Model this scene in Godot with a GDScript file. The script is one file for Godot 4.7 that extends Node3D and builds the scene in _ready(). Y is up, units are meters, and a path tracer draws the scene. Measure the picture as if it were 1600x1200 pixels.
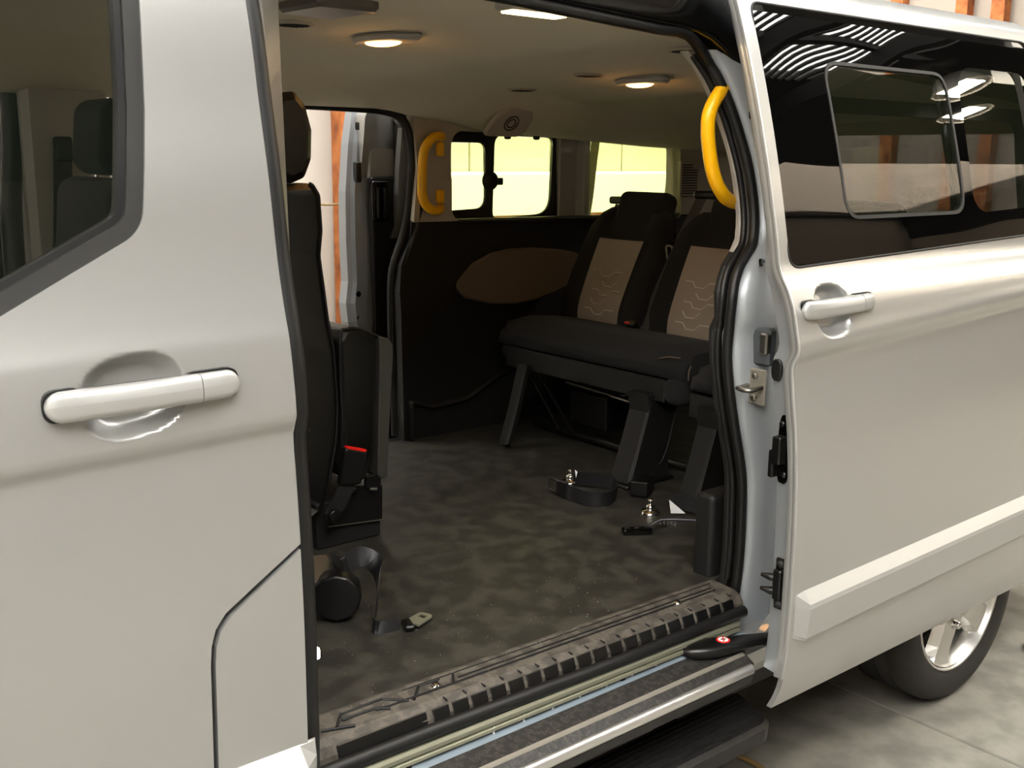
extends Node3D
# Silver passenger van with its side door slid open, standing in a workshop.
# x runs along the van towards its rear, y up, z towards the side the picture is taken from. Metres.

const GROUND := -0.05
const FLOOR := 0.52
const FLAT := Vector3.ZERO
var M := {}
var used := {}
var van: Node3D


class MB:
	var V := PackedVector3Array()
	var N := PackedVector3Array()

	func tri(a: Vector3, b: Vector3, c: Vector3) -> void:
		var n := (b - a).cross(c - a)
		if n.length_squared() < 1e-18:
			return
		n = n.normalized()
		V.append_array([a, c, b])
		N.append_array([n, n, n])

	func trin(a: Vector3, b: Vector3, c: Vector3, na: Vector3, nb: Vector3, nc: Vector3) -> void:
		if (b - a).cross(c - a).length_squared() < 1e-20:
			return
		V.append_array([a, c, b])
		N.append_array([na, nc, nb])

	func quad(a: Vector3, b: Vector3, c: Vector3, d: Vector3) -> void:
		tri(a, b, c)
		tri(a, c, d)

	# smooth surface through rows of points; flip: 1 keeps, -1 turns, 0 turns it outwards from its middle
	func grid(P: Array, wrap_u: bool, wrap_v: bool, flip: int) -> void:
		var nu: int = P.size()
		var nv: int = P[0].size()
		var rows := []
		var mid := Vector3.ZERO
		for i in nu:
			for j in nv:
				mid += P[i][j]
		mid /= nu * nv
		var vote := 0.0
		for i in nu:
			var row := PackedVector3Array()
			for j in nv:
				var i0: int = (i - 1 + nu) % nu if wrap_u else maxi(i - 1, 0)
				var i1: int = (i + 1) % nu if wrap_u else mini(i + 1, nu - 1)
				var j0: int = (j - 1 + nv) % nv if wrap_v else maxi(j - 1, 0)
				var j1: int = (j + 1) % nv if wrap_v else mini(j + 1, nv - 1)
				var du: Vector3 = P[i1][j] - P[i0][j]
				var dv: Vector3 = P[i][j1] - P[i][j0]
				var n := du.cross(dv)
				if n.length_squared() < 1e-16:
					n = (P[i][j] - mid) * 1e-6
				else:
					vote += n.normalized().dot(P[i][j] - mid)
				row.append(n.normalized())
			rows.append(row)
		var s := 1.0
		if flip == -1 or (flip == 0 and vote < 0.0):
			s = -1.0
		for i in (nu if wrap_u else nu - 1):
			for j in (nv if wrap_v else nv - 1):
				var i1: int = (i + 1) % nu
				var j1: int = (j + 1) % nv
				var a: Vector3 = P[i][j]
				var b: Vector3 = P[i1][j]
				var c: Vector3 = P[i1][j1]
				var d: Vector3 = P[i][j1]
				if s > 0:
					trin(a, b, c, rows[i][j], rows[i1][j], rows[i1][j1])
					trin(a, c, d, rows[i][j], rows[i1][j1], rows[i][j1])
				else:
					trin(a, c, b, -rows[i][j], -rows[i1][j1], -rows[i1][j])
					trin(a, d, c, -rows[i][j], -rows[i][j1], -rows[i1][j1])

	func cap(ring: PackedVector3Array, towards: Vector3) -> void:
		var m := Vector3.ZERO
		for p in ring:
			m += p
		m /= ring.size()
		for i in ring.size():
			var a := ring[i]
			var b := ring[(i + 1) % ring.size()]
			if (a - m).cross(b - m).dot(towards) > 0:
				tri(m, a, b)
			else:
				tri(m, b, a)

	func loft(rings: Array, smooth := true, caps := true) -> void:
		if smooth:
			grid(rings, false, true, 0)
		else:
			var mid := Vector3.ZERO
			var k := 0
			for r in rings:
				for p in r:
					mid += p
					k += 1
			mid /= k
			var n: int = rings[0].size()
			for i in rings.size() - 1:
				var c := Vector3.ZERO
				for p in rings[i]:
					c += p
				for p in rings[i + 1]:
					c += p
				c /= 2.0 * n
				for j in n:
					var a: Vector3 = rings[i][j]
					var b: Vector3 = rings[i][(j + 1) % n]
					var d: Vector3 = rings[i + 1][(j + 1) % n]
					var e: Vector3 = rings[i + 1][j]
					if (b - a).cross(e - a).dot((a + b + d + e) / 4.0 - c) > 0:
						quad(a, b, d, e)
					else:
						quad(a, e, d, b)
		if caps:
			var first: PackedVector3Array = rings[0]
			var last: PackedVector3Array = rings[rings.size() - 1]
			var d0: Vector3 = first[0] - rings[1][0]
			var d1: Vector3 = last[0] - rings[rings.size() - 2][0]
			cap(first, d0)
			cap(last, d1)

	func box(c: Vector3, s: Vector3, b := 0.0, B := Basis()) -> void:
		var h := s / 2.0
		b = minf(b, minf(h.x, minf(h.y, h.z)) * 0.95)
		var at := func(x: float, y: float, z: float) -> Vector3: return c + B * Vector3(x, y, z)
		if b <= 0.0:
			for ax in 3:
				for sg in [-1.0, 1.0]:
					var u := Vector3.ZERO
					var v := Vector3.ZERO
					var w := Vector3.ZERO
					w[ax] = h[ax] * sg
					u[(ax + 1) % 3] = h[(ax + 1) % 3] * sg
					v[(ax + 2) % 3] = h[(ax + 2) % 3]
					quad(c + B * (w - u - v), c + B * (w + u - v), c + B * (w + u + v), c + B * (w - u + v))
			return
		var i := h - Vector3(b, b, b)
		for ax in 3:
			for sg in [-1.0, 1.0]:
				var u := Vector3.ZERO
				var v := Vector3.ZERO
				var w := Vector3.ZERO
				w[ax] = h[ax] * sg
				u[(ax + 1) % 3] = i[(ax + 1) % 3] * sg
				v[(ax + 2) % 3] = i[(ax + 2) % 3]
				quad(c + B * (w - u - v), c + B * (w + u - v), c + B * (w + u + v), c + B * (w - u + v))
		for ax in 3:
			var p := (ax + 1) % 3
			var q := (ax + 2) % 3
			for sp in [-1.0, 1.0]:
				for sq in [-1.0, 1.0]:
					var pts := PackedVector3Array()
					for e in [[-1.0, 0], [1.0, 0], [1.0, 1], [-1.0, 1]]:
						var o := Vector3.ZERO
						o[ax] = i[ax] * e[0]
						o[p] = (h[p] if e[1] == 0 else i[p]) * sp
						o[q] = (i[q] if e[1] == 0 else h[q]) * sq
						pts.append(c + B * o)
					if sp * sq > 0:
						quad(pts[3], pts[2], pts[1], pts[0])
					else:
						quad(pts[0], pts[1], pts[2], pts[3])
		for sx in [-1.0, 1.0]:
			for sy in [-1.0, 1.0]:
				for sz in [-1.0, 1.0]:
					var a: Vector3 = at.call(h.x * sx, i.y * sy, i.z * sz)
					var d: Vector3 = at.call(i.x * sx, h.y * sy, i.z * sz)
					var e: Vector3 = at.call(i.x * sx, i.y * sy, h.z * sz)
					if sx * sy * sz > 0:
						tri(a, d, e)
					else:
						tri(a, e, d)

	# box with well rounded edges
	func rbox(c: Vector3, s: Vector3, r: float, B := Basis(), n := 4) -> void:
		var h := s / 2.0
		r = minf(r, minf(h.x, minf(h.y, h.z)) * 0.98)
		var rings := []
		var lay := []
		for k in n + 1:
			var a := PI / 2 * k / n
			lay.append([-h.y + r * (1.0 - sin(a)), r * (1.0 - cos(a)) if k < n else r])
		var down := []
		for k in n + 1:
			var a := PI / 2 * k / n
			down.append([-h.y + r - r * cos(a), r - r * sin(a)])
		var list := down.duplicate()
		for k in range(n, -1, -1):
			list.append([-down[k][0], down[k][1]])
		for e in list:
			var ring := PackedVector3Array()
			var ins: float = e[1]
			var rr := maxf(r - ins, 0.0006)
			for q in 4:
				var sx: float = [1.0, -1.0, -1.0, 1.0][q]
				var sz: float = [1.0, 1.0, -1.0, -1.0][q]
				for k in n + 1:
					var a := PI / 2 * (q + float(k) / n)
					ring.append(c + B * Vector3(sx * (h.x - r) + cos(a) * rr, e[0], sz * (h.z - r) + sin(a) * rr))
			rings.append(ring)
		loft(rings, true, true)

	func tube(pts: Array, r, n := 10, closed := false, caps := true) -> void:
		var rings := []
		var up := Vector3.UP
		var m: int = pts.size()
		for i in m:
			var a: Vector3 = pts[(i - 1 + m) % m] if closed else pts[maxi(i - 1, 0)]
			var b: Vector3 = pts[(i + 1) % m] if closed else pts[mini(i + 1, m - 1)]
			var t := (b - a).normalized()
			if i == 0:
				up = Vector3.UP if absf(t.y) < 0.9 else Vector3.RIGHT
			var s := t.cross(up).normalized()
			up = s.cross(t).normalized()
			var ring := PackedVector3Array()
			var rr: float = r[i] if r is Array else r
			for k in n:
				var an := TAU * k / n
				ring.append(pts[i] + (s * cos(an) + up * sin(an)) * rr)
			rings.append(ring)
		grid(rings, closed, true, 0 if not closed else 1)
		if caps and not closed:
			cap(rings[0], pts[0] - pts[1])
			cap(rings[m - 1], pts[m - 1] - pts[m - 2])

	# flat strap: a ribbon with thickness through points, 'side' across it
	func strap(pts: Array, sides: Array, w: float, t: float) -> void:
		var rings := []
		var m: int = pts.size()
		for i in m:
			var a: Vector3 = pts[maxi(i - 1, 0)]
			var b: Vector3 = pts[mini(i + 1, m - 1)]
			var d := (b - a).normalized()
			var s: Vector3 = sides[i] if sides.size() == m else sides[0]
			s = (s - d * d.dot(s)).normalized()
			var u := s.cross(d).normalized()
			var p: Vector3 = pts[i]
			rings.append(PackedVector3Array([p + s * w / 2 + u * t / 2, p - s * w / 2 + u * t / 2, p - s * w / 2 - u * t / 2, p + s * w / 2 - u * t / 2]))
		for q in 4:
			var P := []
			for r in rings:
				P.append(PackedVector3Array([r[q], r[(q + 1) % 4]]))
			grid(P, false, false, 1)
		cap(rings[0], pts[0] - pts[1])
		cap(rings[m - 1], pts[m - 1] - pts[m - 2])

	func lathe(prof: Array, T := Transform3D(), n := 24) -> void:
		var rings := []
		for e in prof:
			var ring := PackedVector3Array()
			for k in n:
				var a := TAU * k / n
				ring.append(T * Vector3(cos(a) * maxf(e.x, 1e-5), e.y, sin(a) * maxf(e.x, 1e-5)))
			rings.append(ring)
		grid(rings, false, true, 0)

	static func inset(poly: PackedVector2Array, b: float) -> PackedVector2Array:
		var out := PackedVector2Array()
		var n := poly.size()
		for i in n:
			var a := poly[(i - 1 + n) % n]
			var p := poly[i]
			var c := poly[(i + 1) % n]
			var d1 := (p - a).normalized()
			var d2 := (c - p).normalized()
			var n1 := Vector2(-d1.y, d1.x)
			var n2 := Vector2(-d2.y, d2.x)
			out.append(p + (n1 + n2) / maxf(1.0 + n1.dot(n2), 0.3) * b)
		return out

	# outline in the transform's own x y, grown along its z by depth, edges chamfered
	func prism(poly: PackedVector2Array, T: Transform3D, depth: float, b := 0.0, smooth := false) -> void:
		if Geometry2D.is_polygon_clockwise(poly):
			poly = poly.duplicate()
			poly.reverse()
		var lay := [[0.0, poly], [depth, poly]]
		if b > 0.0:
			var small := inset(poly, b)
			lay = [[0.0, small], [b, poly], [depth - b, poly], [depth, small]]
		var rings := []
		for e in lay:
			var ring := PackedVector3Array()
			for p in e[1]:
				ring.append(T * Vector3(p.x, p.y, e[0]))
			rings.append(ring)
		var n := poly.size()
		for i in rings.size() - 1:
			for j in n:
				var k := (j + 1) % n
				if smooth:
					var w := []
					for q in [j, k]:
						var t: Vector2 = poly[(q + 1) % n] - poly[(q - 1 + n) % n]
						var nn := Vector3(t.y, -t.x, 0).normalized()
						if b > 0.0 and i == 0:
							nn = (nn + Vector3(0, 0, -1)).normalized()
						elif b > 0.0 and i == rings.size() - 2:
							nn = (nn + Vector3(0, 0, 1)).normalized()
						w.append((T.basis * nn).normalized())
					trin(rings[i][j], rings[i][k], rings[i + 1][k], w[0], w[1], w[1])
					trin(rings[i][j], rings[i + 1][k], rings[i + 1][j], w[0], w[1], w[0])
				else:
					quad(rings[i][j], rings[i][k], rings[i + 1][k], rings[i + 1][j])
		var flat: PackedVector2Array = lay[0][1]
		var idx := Geometry2D.triangulate_polygon(flat)
		for t in range(0, idx.size(), 3):
			var a := idx[t]
			var bb := idx[t + 1]
			var c := idx[t + 2]
			if (flat[bb] - flat[a]).cross(flat[c] - flat[a]) < 0:
				var x := bb
				bb = c
				c = x
			tri(rings[-1][a], rings[-1][bb], rings[-1][c])
			tri(rings[0][a], rings[0][c], rings[0][bb])

	# curved sheet: a flat outline with holes, laid over the surface f(x, y); 'back' is the way to its other face
	func sheet(outline: PackedVector2Array, holes: Array, xs: Array, ys: Array, f: Callable, back: Vector3, sg := 1.0) -> void:
		var memo := {}
		var look := func(p: Vector2) -> Array:
			if not memo.has(p):
				var e := 0.0015
				var q: Vector3 = f.call(p.x, p.y)
				var du: Vector3 = f.call(p.x + e, p.y) - f.call(p.x - e, p.y)
				var dv: Vector3 = f.call(p.x, p.y + e) - f.call(p.x, p.y - e)
				memo[p] = [q, du.cross(dv).normalized() * sg]
			return memo[p]
		var thick := back.length_squared() > 0
		for i in xs.size() - 1:
			for j in ys.size() - 1:
				var cell := PackedVector2Array([Vector2(xs[i], ys[j]), Vector2(xs[i + 1], ys[j]), Vector2(xs[i + 1], ys[j + 1]), Vector2(xs[i], ys[j + 1])])
				var parts := Geometry2D.intersect_polygons(cell, outline)
				for h in holes:
					var left := []
					for p in parts:
						left.append_array(Geometry2D.clip_polygons(p, h))
					parts.assign(left)
				for p in parts:
					var idx := Geometry2D.triangulate_polygon(p)
					for t in range(0, idx.size(), 3):
						var a: Vector2 = p[idx[t]]
						var b: Vector2 = p[idx[t + 1]]
						var c: Vector2 = p[idx[t + 2]]
						if ((b - a).cross(c - a) < 0) == (sg > 0):
							var x := b
							b = c
							c = x
						var A: Array = look.call(a)
						var Bq: Array = look.call(b)
						var Cq: Array = look.call(c)
						trin(A[0], Bq[0], Cq[0], A[1], Bq[1], Cq[1])
						if thick:
							trin(A[0] + back, Cq[0] + back, Bq[0] + back, -A[1], -Cq[1], -Bq[1])
		if thick:
			var loops := [outline]
			loops.append_array(holes)
			for k in loops.size():
				var loop: PackedVector2Array = loops[k]
				var cw := Geometry2D.is_polygon_clockwise(loop)
				for i in loop.size():
					var a := loop[i]
					var b := loop[(i + 1) % loop.size()]
					var m := maxi(1, int(ceil(a.distance_to(b) / 0.03)))
					for s in m:
						var p: Vector3 = f.call(a.lerp(b, float(s) / m).x, a.lerp(b, float(s) / m).y)
						var q: Vector3 = f.call(a.lerp(b, float(s + 1) / m).x, a.lerp(b, float(s + 1) / m).y)
						if (cw == (k == 0)) == (sg > 0):
							quad(p, q, q + back, p + back)
						else:
							quad(q, p, p + back, q + back)

	func mesh() -> ArrayMesh:
		var arr := []
		arr.resize(Mesh.ARRAY_MAX)
		arr[Mesh.ARRAY_VERTEX] = V
		arr[Mesh.ARRAY_NORMAL] = N
		var m := ArrayMesh.new()
		m.add_surface_from_arrays(Mesh.PRIMITIVE_TRIANGLES, arr)
		return m


func steps(a: float, b: float, d: float, fine := []) -> Array:
	var out := []
	var n := maxi(1, int(ceil((b - a) / d)))
	for i in n + 1:
		out.append(lerpf(a, b, float(i) / n))
	for e in fine:
		var m := maxi(1, int(ceil((e[1] - e[0]) / e[2])))
		for i in m + 1:
			out.append(lerpf(e[0], e[1], float(i) / m))
	out.sort()
	var clean := [out[0]]
	for v in out:
		if v - clean[-1] > 0.0008:
			clean.append(v)
	return clean


func V2(a: Array) -> PackedVector2Array:
	var p := PackedVector2Array()
	for i in range(0, a.size(), 2):
		p.append(Vector2(a[i], a[i + 1]))
	return p


# outline with its corners rounded
func rounded(pts: PackedVector2Array, r, seg := 5) -> PackedVector2Array:
	var out := PackedVector2Array()
	var n := pts.size()
	for i in n:
		var p := pts[i]
		var a := pts[(i - 1 + n) % n]
		var b := pts[(i + 1) % n]
		var rr: float = r[i] if r is Array else r
		if rr <= 0:
			out.append(p)
			continue
		var da := (a - p).normalized()
		var db := (b - p).normalized()
		var half := acos(clampf(da.dot(db), -1, 1)) / 2
		var cut := minf(rr / tan(half), minf(p.distance_to(a), p.distance_to(b)) * 0.49)
		var s := p + da * cut
		var e := p + db * cut
		for k in seg + 1:
			var t := float(k) / seg
			out.append(s.lerp(p, t).lerp(p.lerp(e, t), t))
	return out


func rect(x0: float, y0: float, x1: float, y1: float, r := 0.0, seg := 5) -> PackedVector2Array:
	var p := V2([x0, y0, x1, y0, x1, y1, x0, y1])
	return rounded(p, r, seg) if r > 0 else p


func ellipse(cx: float, cy: float, rx: float, ry: float, n := 24, pw := 1.0) -> PackedVector2Array:
	var p := PackedVector2Array()
	for k in n:
		var a := TAU * k / n
		p.append(Vector2(cx + rx * signf(cos(a)) * pow(absf(cos(a)), pw), cy + ry * signf(sin(a)) * pow(absf(sin(a)), pw)))
	return p


# smooth curve through a table of [x, y] pairs
func table(t: Array, x: float) -> float:
	var n := t.size()
	if x <= t[0][0]:
		return t[0][1]
	if x >= t[n - 1][0]:
		return t[n - 1][1]
	var i := 0
	while t[i + 1][0] < x:
		i += 1
	var h: float = t[i + 1][0] - t[i][0]
	var s: float = (t[i + 1][1] - t[i][1]) / h
	var s0: float = (t[i][1] - t[i - 1][1]) / (t[i][0] - t[i - 1][0]) if i > 0 else s
	var s1: float = (t[i + 2][1] - t[i + 1][1]) / (t[i + 2][0] - t[i + 1][0]) if i + 2 < n else s
	var m0 := 0.0 if s0 * s <= 0 else 2 * s0 * s / (s0 + s)
	var m1 := 0.0 if s1 * s <= 0 else 2 * s1 * s / (s1 + s)
	var u = (x - t[i][0]) / h
	var a: float = t[i][1]
	var b: float = t[i + 1][1]
	return (1 + 2 * u) * (1 - u) * (1 - u) * a + u * (1 - u) * (1 - u) * h * m0 + u * u * (3 - 2 * u) * b + u * u * (u - 1) * h * m1


func at_plane(o: Vector3, x: Vector3, y: Vector3) -> Transform3D:
	return Transform3D(Basis(x.normalized(), y.normalized(), x.cross(y).normalized()), o)


func spline(pts: Array, per := 6, closed := false) -> Array:
	var out := []
	var n := pts.size()
	for i in (n if closed else n - 1):
		var a: Vector3 = pts[(i - 1 + n) % n] if closed else pts[maxi(i - 1, 0)]
		var b: Vector3 = pts[i]
		var c: Vector3 = pts[(i + 1) % n]
		var d: Vector3 = pts[(i + 2) % n] if closed else pts[mini(i + 2, n - 1)]
		for k in per:
			out.append(b.cubic_interpolate(c, a, d, float(k) / per))
	if not closed:
		out.append(pts[n - 1])
	return out


func numbered(n: String) -> String:
	used[n] = used.get(n, 0) + 1
	return n if used[n] == 1 else "%s_%03d" % [n, used[n] - 1]


func tag(o: Node3D, label: String, category: String, group := "") -> Node3D:
	o.set_meta("label", label)
	o.set_meta("category", category)
	if group:
		o.set_meta("group", group)
	return o


func thing(called: String, label: String, category: String, at := Vector3.ZERO, group := "") -> Node3D:
	var o := Node3D.new()
	o.name = numbered(called)
	add_child(o)
	o.position = at
	return tag(o, label, category, group)


func put(mb: MB, called: String, m: Material, parent: Node = self) -> MeshInstance3D:
	var o := MeshInstance3D.new()
	o.mesh = mb.mesh()
	o.material_override = m
	o.name = numbered(called) if parent == self else called
	parent.add_child(o, true)
	return o


func again(mesh: Mesh, called: String, m: Material, parent: Node, T: Transform3D) -> MeshInstance3D:
	var o := MeshInstance3D.new()
	o.mesh = mesh
	o.material_override = m
	o.name = called
	o.transform = T
	parent.add_child(o, true)
	return o


func structure(o: Node3D) -> Node3D:
	o.set_meta("kind", "structure")
	return o


func hub(called: String, parent: Node) -> Node3D:
	var o := Node3D.new()
	o.name = called
	parent.add_child(o, true)
	return o


func noise_tex(freq: float, sd: int, stops: Array, size := 512, oct := 4, kind := FastNoiseLite.TYPE_SIMPLEX_SMOOTH) -> ImageTexture:
	var n := FastNoiseLite.new()
	n.seed = sd
	n.frequency = freq
	n.noise_type = kind
	n.fractal_octaves = oct
	var src := n.get_seamless_image(size, size)
	var g := Gradient.new()
	g.offsets = PackedFloat32Array()
	var off := PackedFloat32Array()
	var col := PackedColorArray()
	for s in stops:
		off.append(s[0])
		col.append(s[1])
	g.offsets = off
	g.colors = col
	var lut := []
	for i in 256:
		lut.append(g.sample(i / 255.0))
	var img := Image.create(size, size, true, Image.FORMAT_RGB8)
	for y in size:
		for x in size:
			img.set_pixel(x, y, lut[int(src.get_pixel(x, y).r * 255.0)])
	img.generate_mipmaps()
	return ImageTexture.create_from_image(img)


func mat(c: Color, rough := 0.6, metal := 0.0) -> StandardMaterial3D:
	var m := StandardMaterial3D.new()
	m.albedo_color = c
	m.roughness = rough
	m.metallic = metal
	return m


func textured(m: StandardMaterial3D, t: Texture2D, scale: float) -> StandardMaterial3D:
	m.albedo_texture = t
	m.uv1_triplanar = true
	m.uv1_world_triplanar = true
	m.uv1_scale = Vector3.ONE * scale
	return m


func bumpy(m: StandardMaterial3D, t: Texture2D, cm: float, scale: float) -> StandardMaterial3D:
	m.heightmap_enabled = true
	m.heightmap_texture = t
	m.heightmap_scale = cm
	m.uv1_triplanar = true
	m.uv1_world_triplanar = true
	m.uv1_scale = Vector3.ONE * scale
	return m


func _ready() -> void:
	# camera
	var cam := Camera3D.new()
	var yaw := deg_to_rad(50.4)
	var pitch := deg_to_rad(11.93)
	var ahead := Vector3(cos(yaw) * cos(pitch), -sin(pitch), -sin(yaw) * cos(pitch))
	var side := Vector3(sin(yaw), 0, cos(yaw))
	var up := side.cross(ahead)
	var roll := deg_to_rad(0.5)
	side = side * cos(roll) + up * sin(roll)
	up = side.cross(ahead)
	cam.transform = Transform3D(Basis(side, up, -ahead), Vector3(-0.777, 1.56, 1.469))
	cam.fov = 39.3076
	cam.near = 0.05
	cam.far = 100.0
	add_child(cam)
	cam.current = true

	# overcast sky, which comes in through the roof lights
	var we := WorldEnvironment.new()
	var env := Environment.new()
	var sm := ProceduralSkyMaterial.new()
	sm.sky_top_color = Color(1.0, 0.99, 0.97)
	sm.sky_horizon_color = Color(1.0, 0.99, 0.975)
	sm.ground_bottom_color = Color(0.4, 0.39, 0.37)
	sm.ground_horizon_color = Color(0.5, 0.49, 0.47)
	var sky := Sky.new()
	sky.sky_material = sm
	env.background_mode = Environment.BG_SKY
	env.sky = sky
	env.background_energy_multiplier = 20.0
	env.tonemap_mode = Environment.TONE_MAPPER_LINEAR
	env.tonemap_exposure = 1.08
	env.sdfgi_enabled = true
	env.ssao_enabled = true
	env.ssil_enabled = true
	we.environment = env
	add_child(we)

	make_materials()
	make_workshop()
	van = thing("passenger_van", "silver passenger van standing in the workshop with its side door slid open", "van")
	make_body()
	make_front_door()
	make_pillars()
	make_sill()
	make_sliding_door()
	make_far_side()
	make_ceiling_parts()
	make_wheel()
	make_bench()
	make_tip_up_seat()
	make_cab()
	make_floor_things()


func make_materials() -> void:
	var grain := noise_tex(0.25, 3, [[0.0, Color.BLACK], [1.0, Color.WHITE]], 256, 2)
	var weave := noise_tex(0.12, 8, [[0.0, Color.BLACK], [1.0, Color.WHITE]], 256, 3)
	var paint := mat(Color(0.69, 0.69, 0.68), 0.36, 0.62)
	paint.clearcoat_enabled = true
	paint.clearcoat = 0.7
	paint.clearcoat_roughness = 0.06
	M.paint = paint
	M.paint_inner = mat(Color(0.66, 0.68, 0.70), 0.42, 0.45)
	M.jamb_grey = mat(Color(0.36, 0.34, 0.31), 0.38)
	M.recess = mat(Color(0.30, 0.32, 0.335), 0.5)
	M.worn_metal = mat(Color(0.56, 0.54, 0.50), 0.5, 0.35)
	M.moulding = mat(Color(0.71, 0.71, 0.70), 0.4, 0.5)
	M.black = bumpy(mat(Color(0.055, 0.054, 0.052), 0.62), grain, 0.02, 14.0)
	M.black_smooth = mat(Color(0.045, 0.045, 0.045), 0.32)
	M.gloss_black = mat(Color(0.02, 0.02, 0.02), 0.09)
	M.glass_black = mat(Color(0.018, 0.018, 0.018), 0.015)
	M.rubber = mat(Color(0.034, 0.033, 0.032), 0.5)
	M.dark_grey = bumpy(mat(Color(0.13, 0.128, 0.12), 0.6), grain, 0.02, 14.0)
	M.lining = bumpy(mat(Color(0.80, 0.765, 0.67), 0.92), weave, 0.02, 9.0)
	M.pillar_beige = bumpy(mat(Color(0.66, 0.62, 0.55), 0.7), grain, 0.02, 12.0)
	M.armrest = bumpy(mat(Color(0.42, 0.36, 0.30), 0.85), weave, 0.03, 12.0)
	M.grey_trim = mat(Color(0.62, 0.60, 0.57), 0.6)
	M.yellow = mat(Color(0.98, 0.72, 0.015), 0.3)
	M.chrome = mat(Color(0.86, 0.85, 0.83), 0.16, 1.0)
	M.steel = mat(Color(0.66, 0.65, 0.62), 0.34, 1.0)
	M.zinc = mat(Color(0.66, 0.66, 0.58), 0.45, 0.75)
	M.track = mat(Color(0.52, 0.57, 0.61), 0.45, 0.3)
	M.red = mat(Color(0.85, 0.08, 0.05), 0.4)
	M.white = mat(Color(0.9, 0.9, 0.9), 0.5)
	M.cloth = bumpy(mat(Color(0.082, 0.082, 0.088), 0.95), weave, 0.04, 16.0)
	M.cloth.rim_enabled = true
	M.cloth.rim = 0.25
	M.vinyl_seat = mat(Color(0.062, 0.058, 0.055), 0.42)
	M.beige_cloth = bumpy(mat(Color(0.60, 0.55, 0.50), 0.95), weave, 0.03, 18.0)
	M.stitch = mat(Color(0.80, 0.77, 0.72), 0.8)
	M.strap = mat(Color(0.11, 0.11, 0.118), 0.4)
	M.belt = mat(Color(0.26, 0.26, 0.27), 0.45)
	M.pan = mat(Color(0.20, 0.197, 0.175), 0.55)
	M.grit = mat(Color(0.55, 0.53, 0.5), 0.8)
	M.strap_grey = mat(Color(0.50, 0.50, 0.54), 0.6)
	var floor_tex := noise_tex(0.012, 21, [[0.0, Color(0.135, 0.128, 0.115)], [0.42, Color(0.165, 0.157, 0.14)], [0.58, Color(0.205, 0.198, 0.175)], [0.75, Color(0.235, 0.225, 0.20)], [1.0, Color(0.20, 0.19, 0.17)]], 1024, 8)
	var speck := noise_tex(0.45, 5, [[0.0, Color.BLACK], [0.5, Color(0.4, 0.4, 0.4)], [1.0, Color.WHITE]], 512, 2)
	M.vinyl_floor = textured(mat(Color(1, 1, 1), 0.5), floor_tex, 0.8)
	M.vinyl_floor.heightmap_enabled = true
	M.vinyl_floor.heightmap_texture = speck
	M.vinyl_floor.heightmap_scale = 0.03
	var dusty := noise_tex(0.02, 44, [[0.0, Color(0.20, 0.185, 0.165)], [0.45, Color(0.27, 0.25, 0.225)], [0.6, Color(0.36, 0.335, 0.30)], [1.0, Color(0.30, 0.28, 0.25)]], 512, 5)
	M.sill = textured(mat(Color(1, 1, 1), 0.6), dusty, 2.2)
	var scuffed := noise_tex(0.03, 9, [[0.0, Color(0.09, 0.085, 0.08)], [0.5, Color(0.13, 0.125, 0.118)], [0.62, Color(0.27, 0.25, 0.23)], [0.7, Color(0.14, 0.135, 0.13)], [1.0, Color(0.22, 0.21, 0.2)]], 512, 5)
	M.step = textured(mat(Color(1, 1, 1), 0.55), scuffed, 3.0)
	M.board_black = textured(mat(Color(0.62, 0.62, 0.64), 0.5), scuffed, 2.3)
	var conc := noise_tex(0.008, 31, [[0.0, Color(0.49, 0.475, 0.44)], [0.35, Color(0.55, 0.535, 0.495)], [0.55, Color(0.595, 0.58, 0.54)], [0.75, Color(0.63, 0.61, 0.565)], [1.0, Color(0.57, 0.55, 0.51)]], 1024, 7)
	M.concrete = textured(mat(Color(0.86, 0.86, 0.86), 0.62), conc, 0.7)
	var wood := noise_tex(0.02, 12, [[0.0, Color(0.46, 0.24, 0.11)], [0.5, Color(0.66, 0.38, 0.18)], [1.0, Color(0.76, 0.48, 0.26)]], 256, 4)
	M.timber = textured(mat(Color(1, 1, 1), 0.7), wood, 1.4)
	M.wall_white = mat(Color(0.80, 0.775, 0.735), 0.75)
	M.wall_beige = mat(Color(0.64, 0.61, 0.57), 0.8)
	M.wall_dark = mat(Color(0.10, 0.095, 0.085), 0.85)
	M.roof_dark = mat(Color(0.16, 0.15, 0.135), 0.9)
	var foil := noise_tex(0.03, 77, [[0.0, Color(0.30, 0.24, 0.17)], [0.4, Color(0.62, 0.56, 0.46)], [0.55, Color(0.92, 0.89, 0.82)], [1.0, Color(0.97, 0.95, 0.9)]], 256, 5)
	M.foil = foil
	var pane := mat(Color(0.95, 0.93, 0.87, 0.28), 0.2)
	pane.transparency = BaseMaterial3D.TRANSPARENCY_ALPHA
	M.roof_pane = pane
	# old browned roof sheets that let only a little daylight through
	var aged := mat(Color(0.53, 0.485, 0.43, 0.0), 0.05)
	aged.transparency = BaseMaterial3D.TRANSPARENCY_ALPHA
	aged.refraction_enabled = true
	aged.refraction_scale = 0.05
	M.roof_pane_aged = aged
	# tinted window glass: solid panes that colour what passes through
	var tint := mat(Color(0.925, 0.985, 0.70, 0.0), 0.0)
	tint.transparency = BaseMaterial3D.TRANSPARENCY_ALPHA
	tint.refraction_enabled = true
	tint.refraction_scale = 0.05
	M.tinted_glass = tint
	var dark := mat(Color(0.075, 0.09, 0.05, 0.55), 0.0)
	dark.transparency = BaseMaterial3D.TRANSPARENCY_ALPHA
	M.dark_glass = dark
	var cabg := mat(Color(0.10, 0.13, 0.10, 0.22), 0.0)
	cabg.transparency = BaseMaterial3D.TRANSPARENCY_ALPHA
	M.cab_glass = cabg
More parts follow.
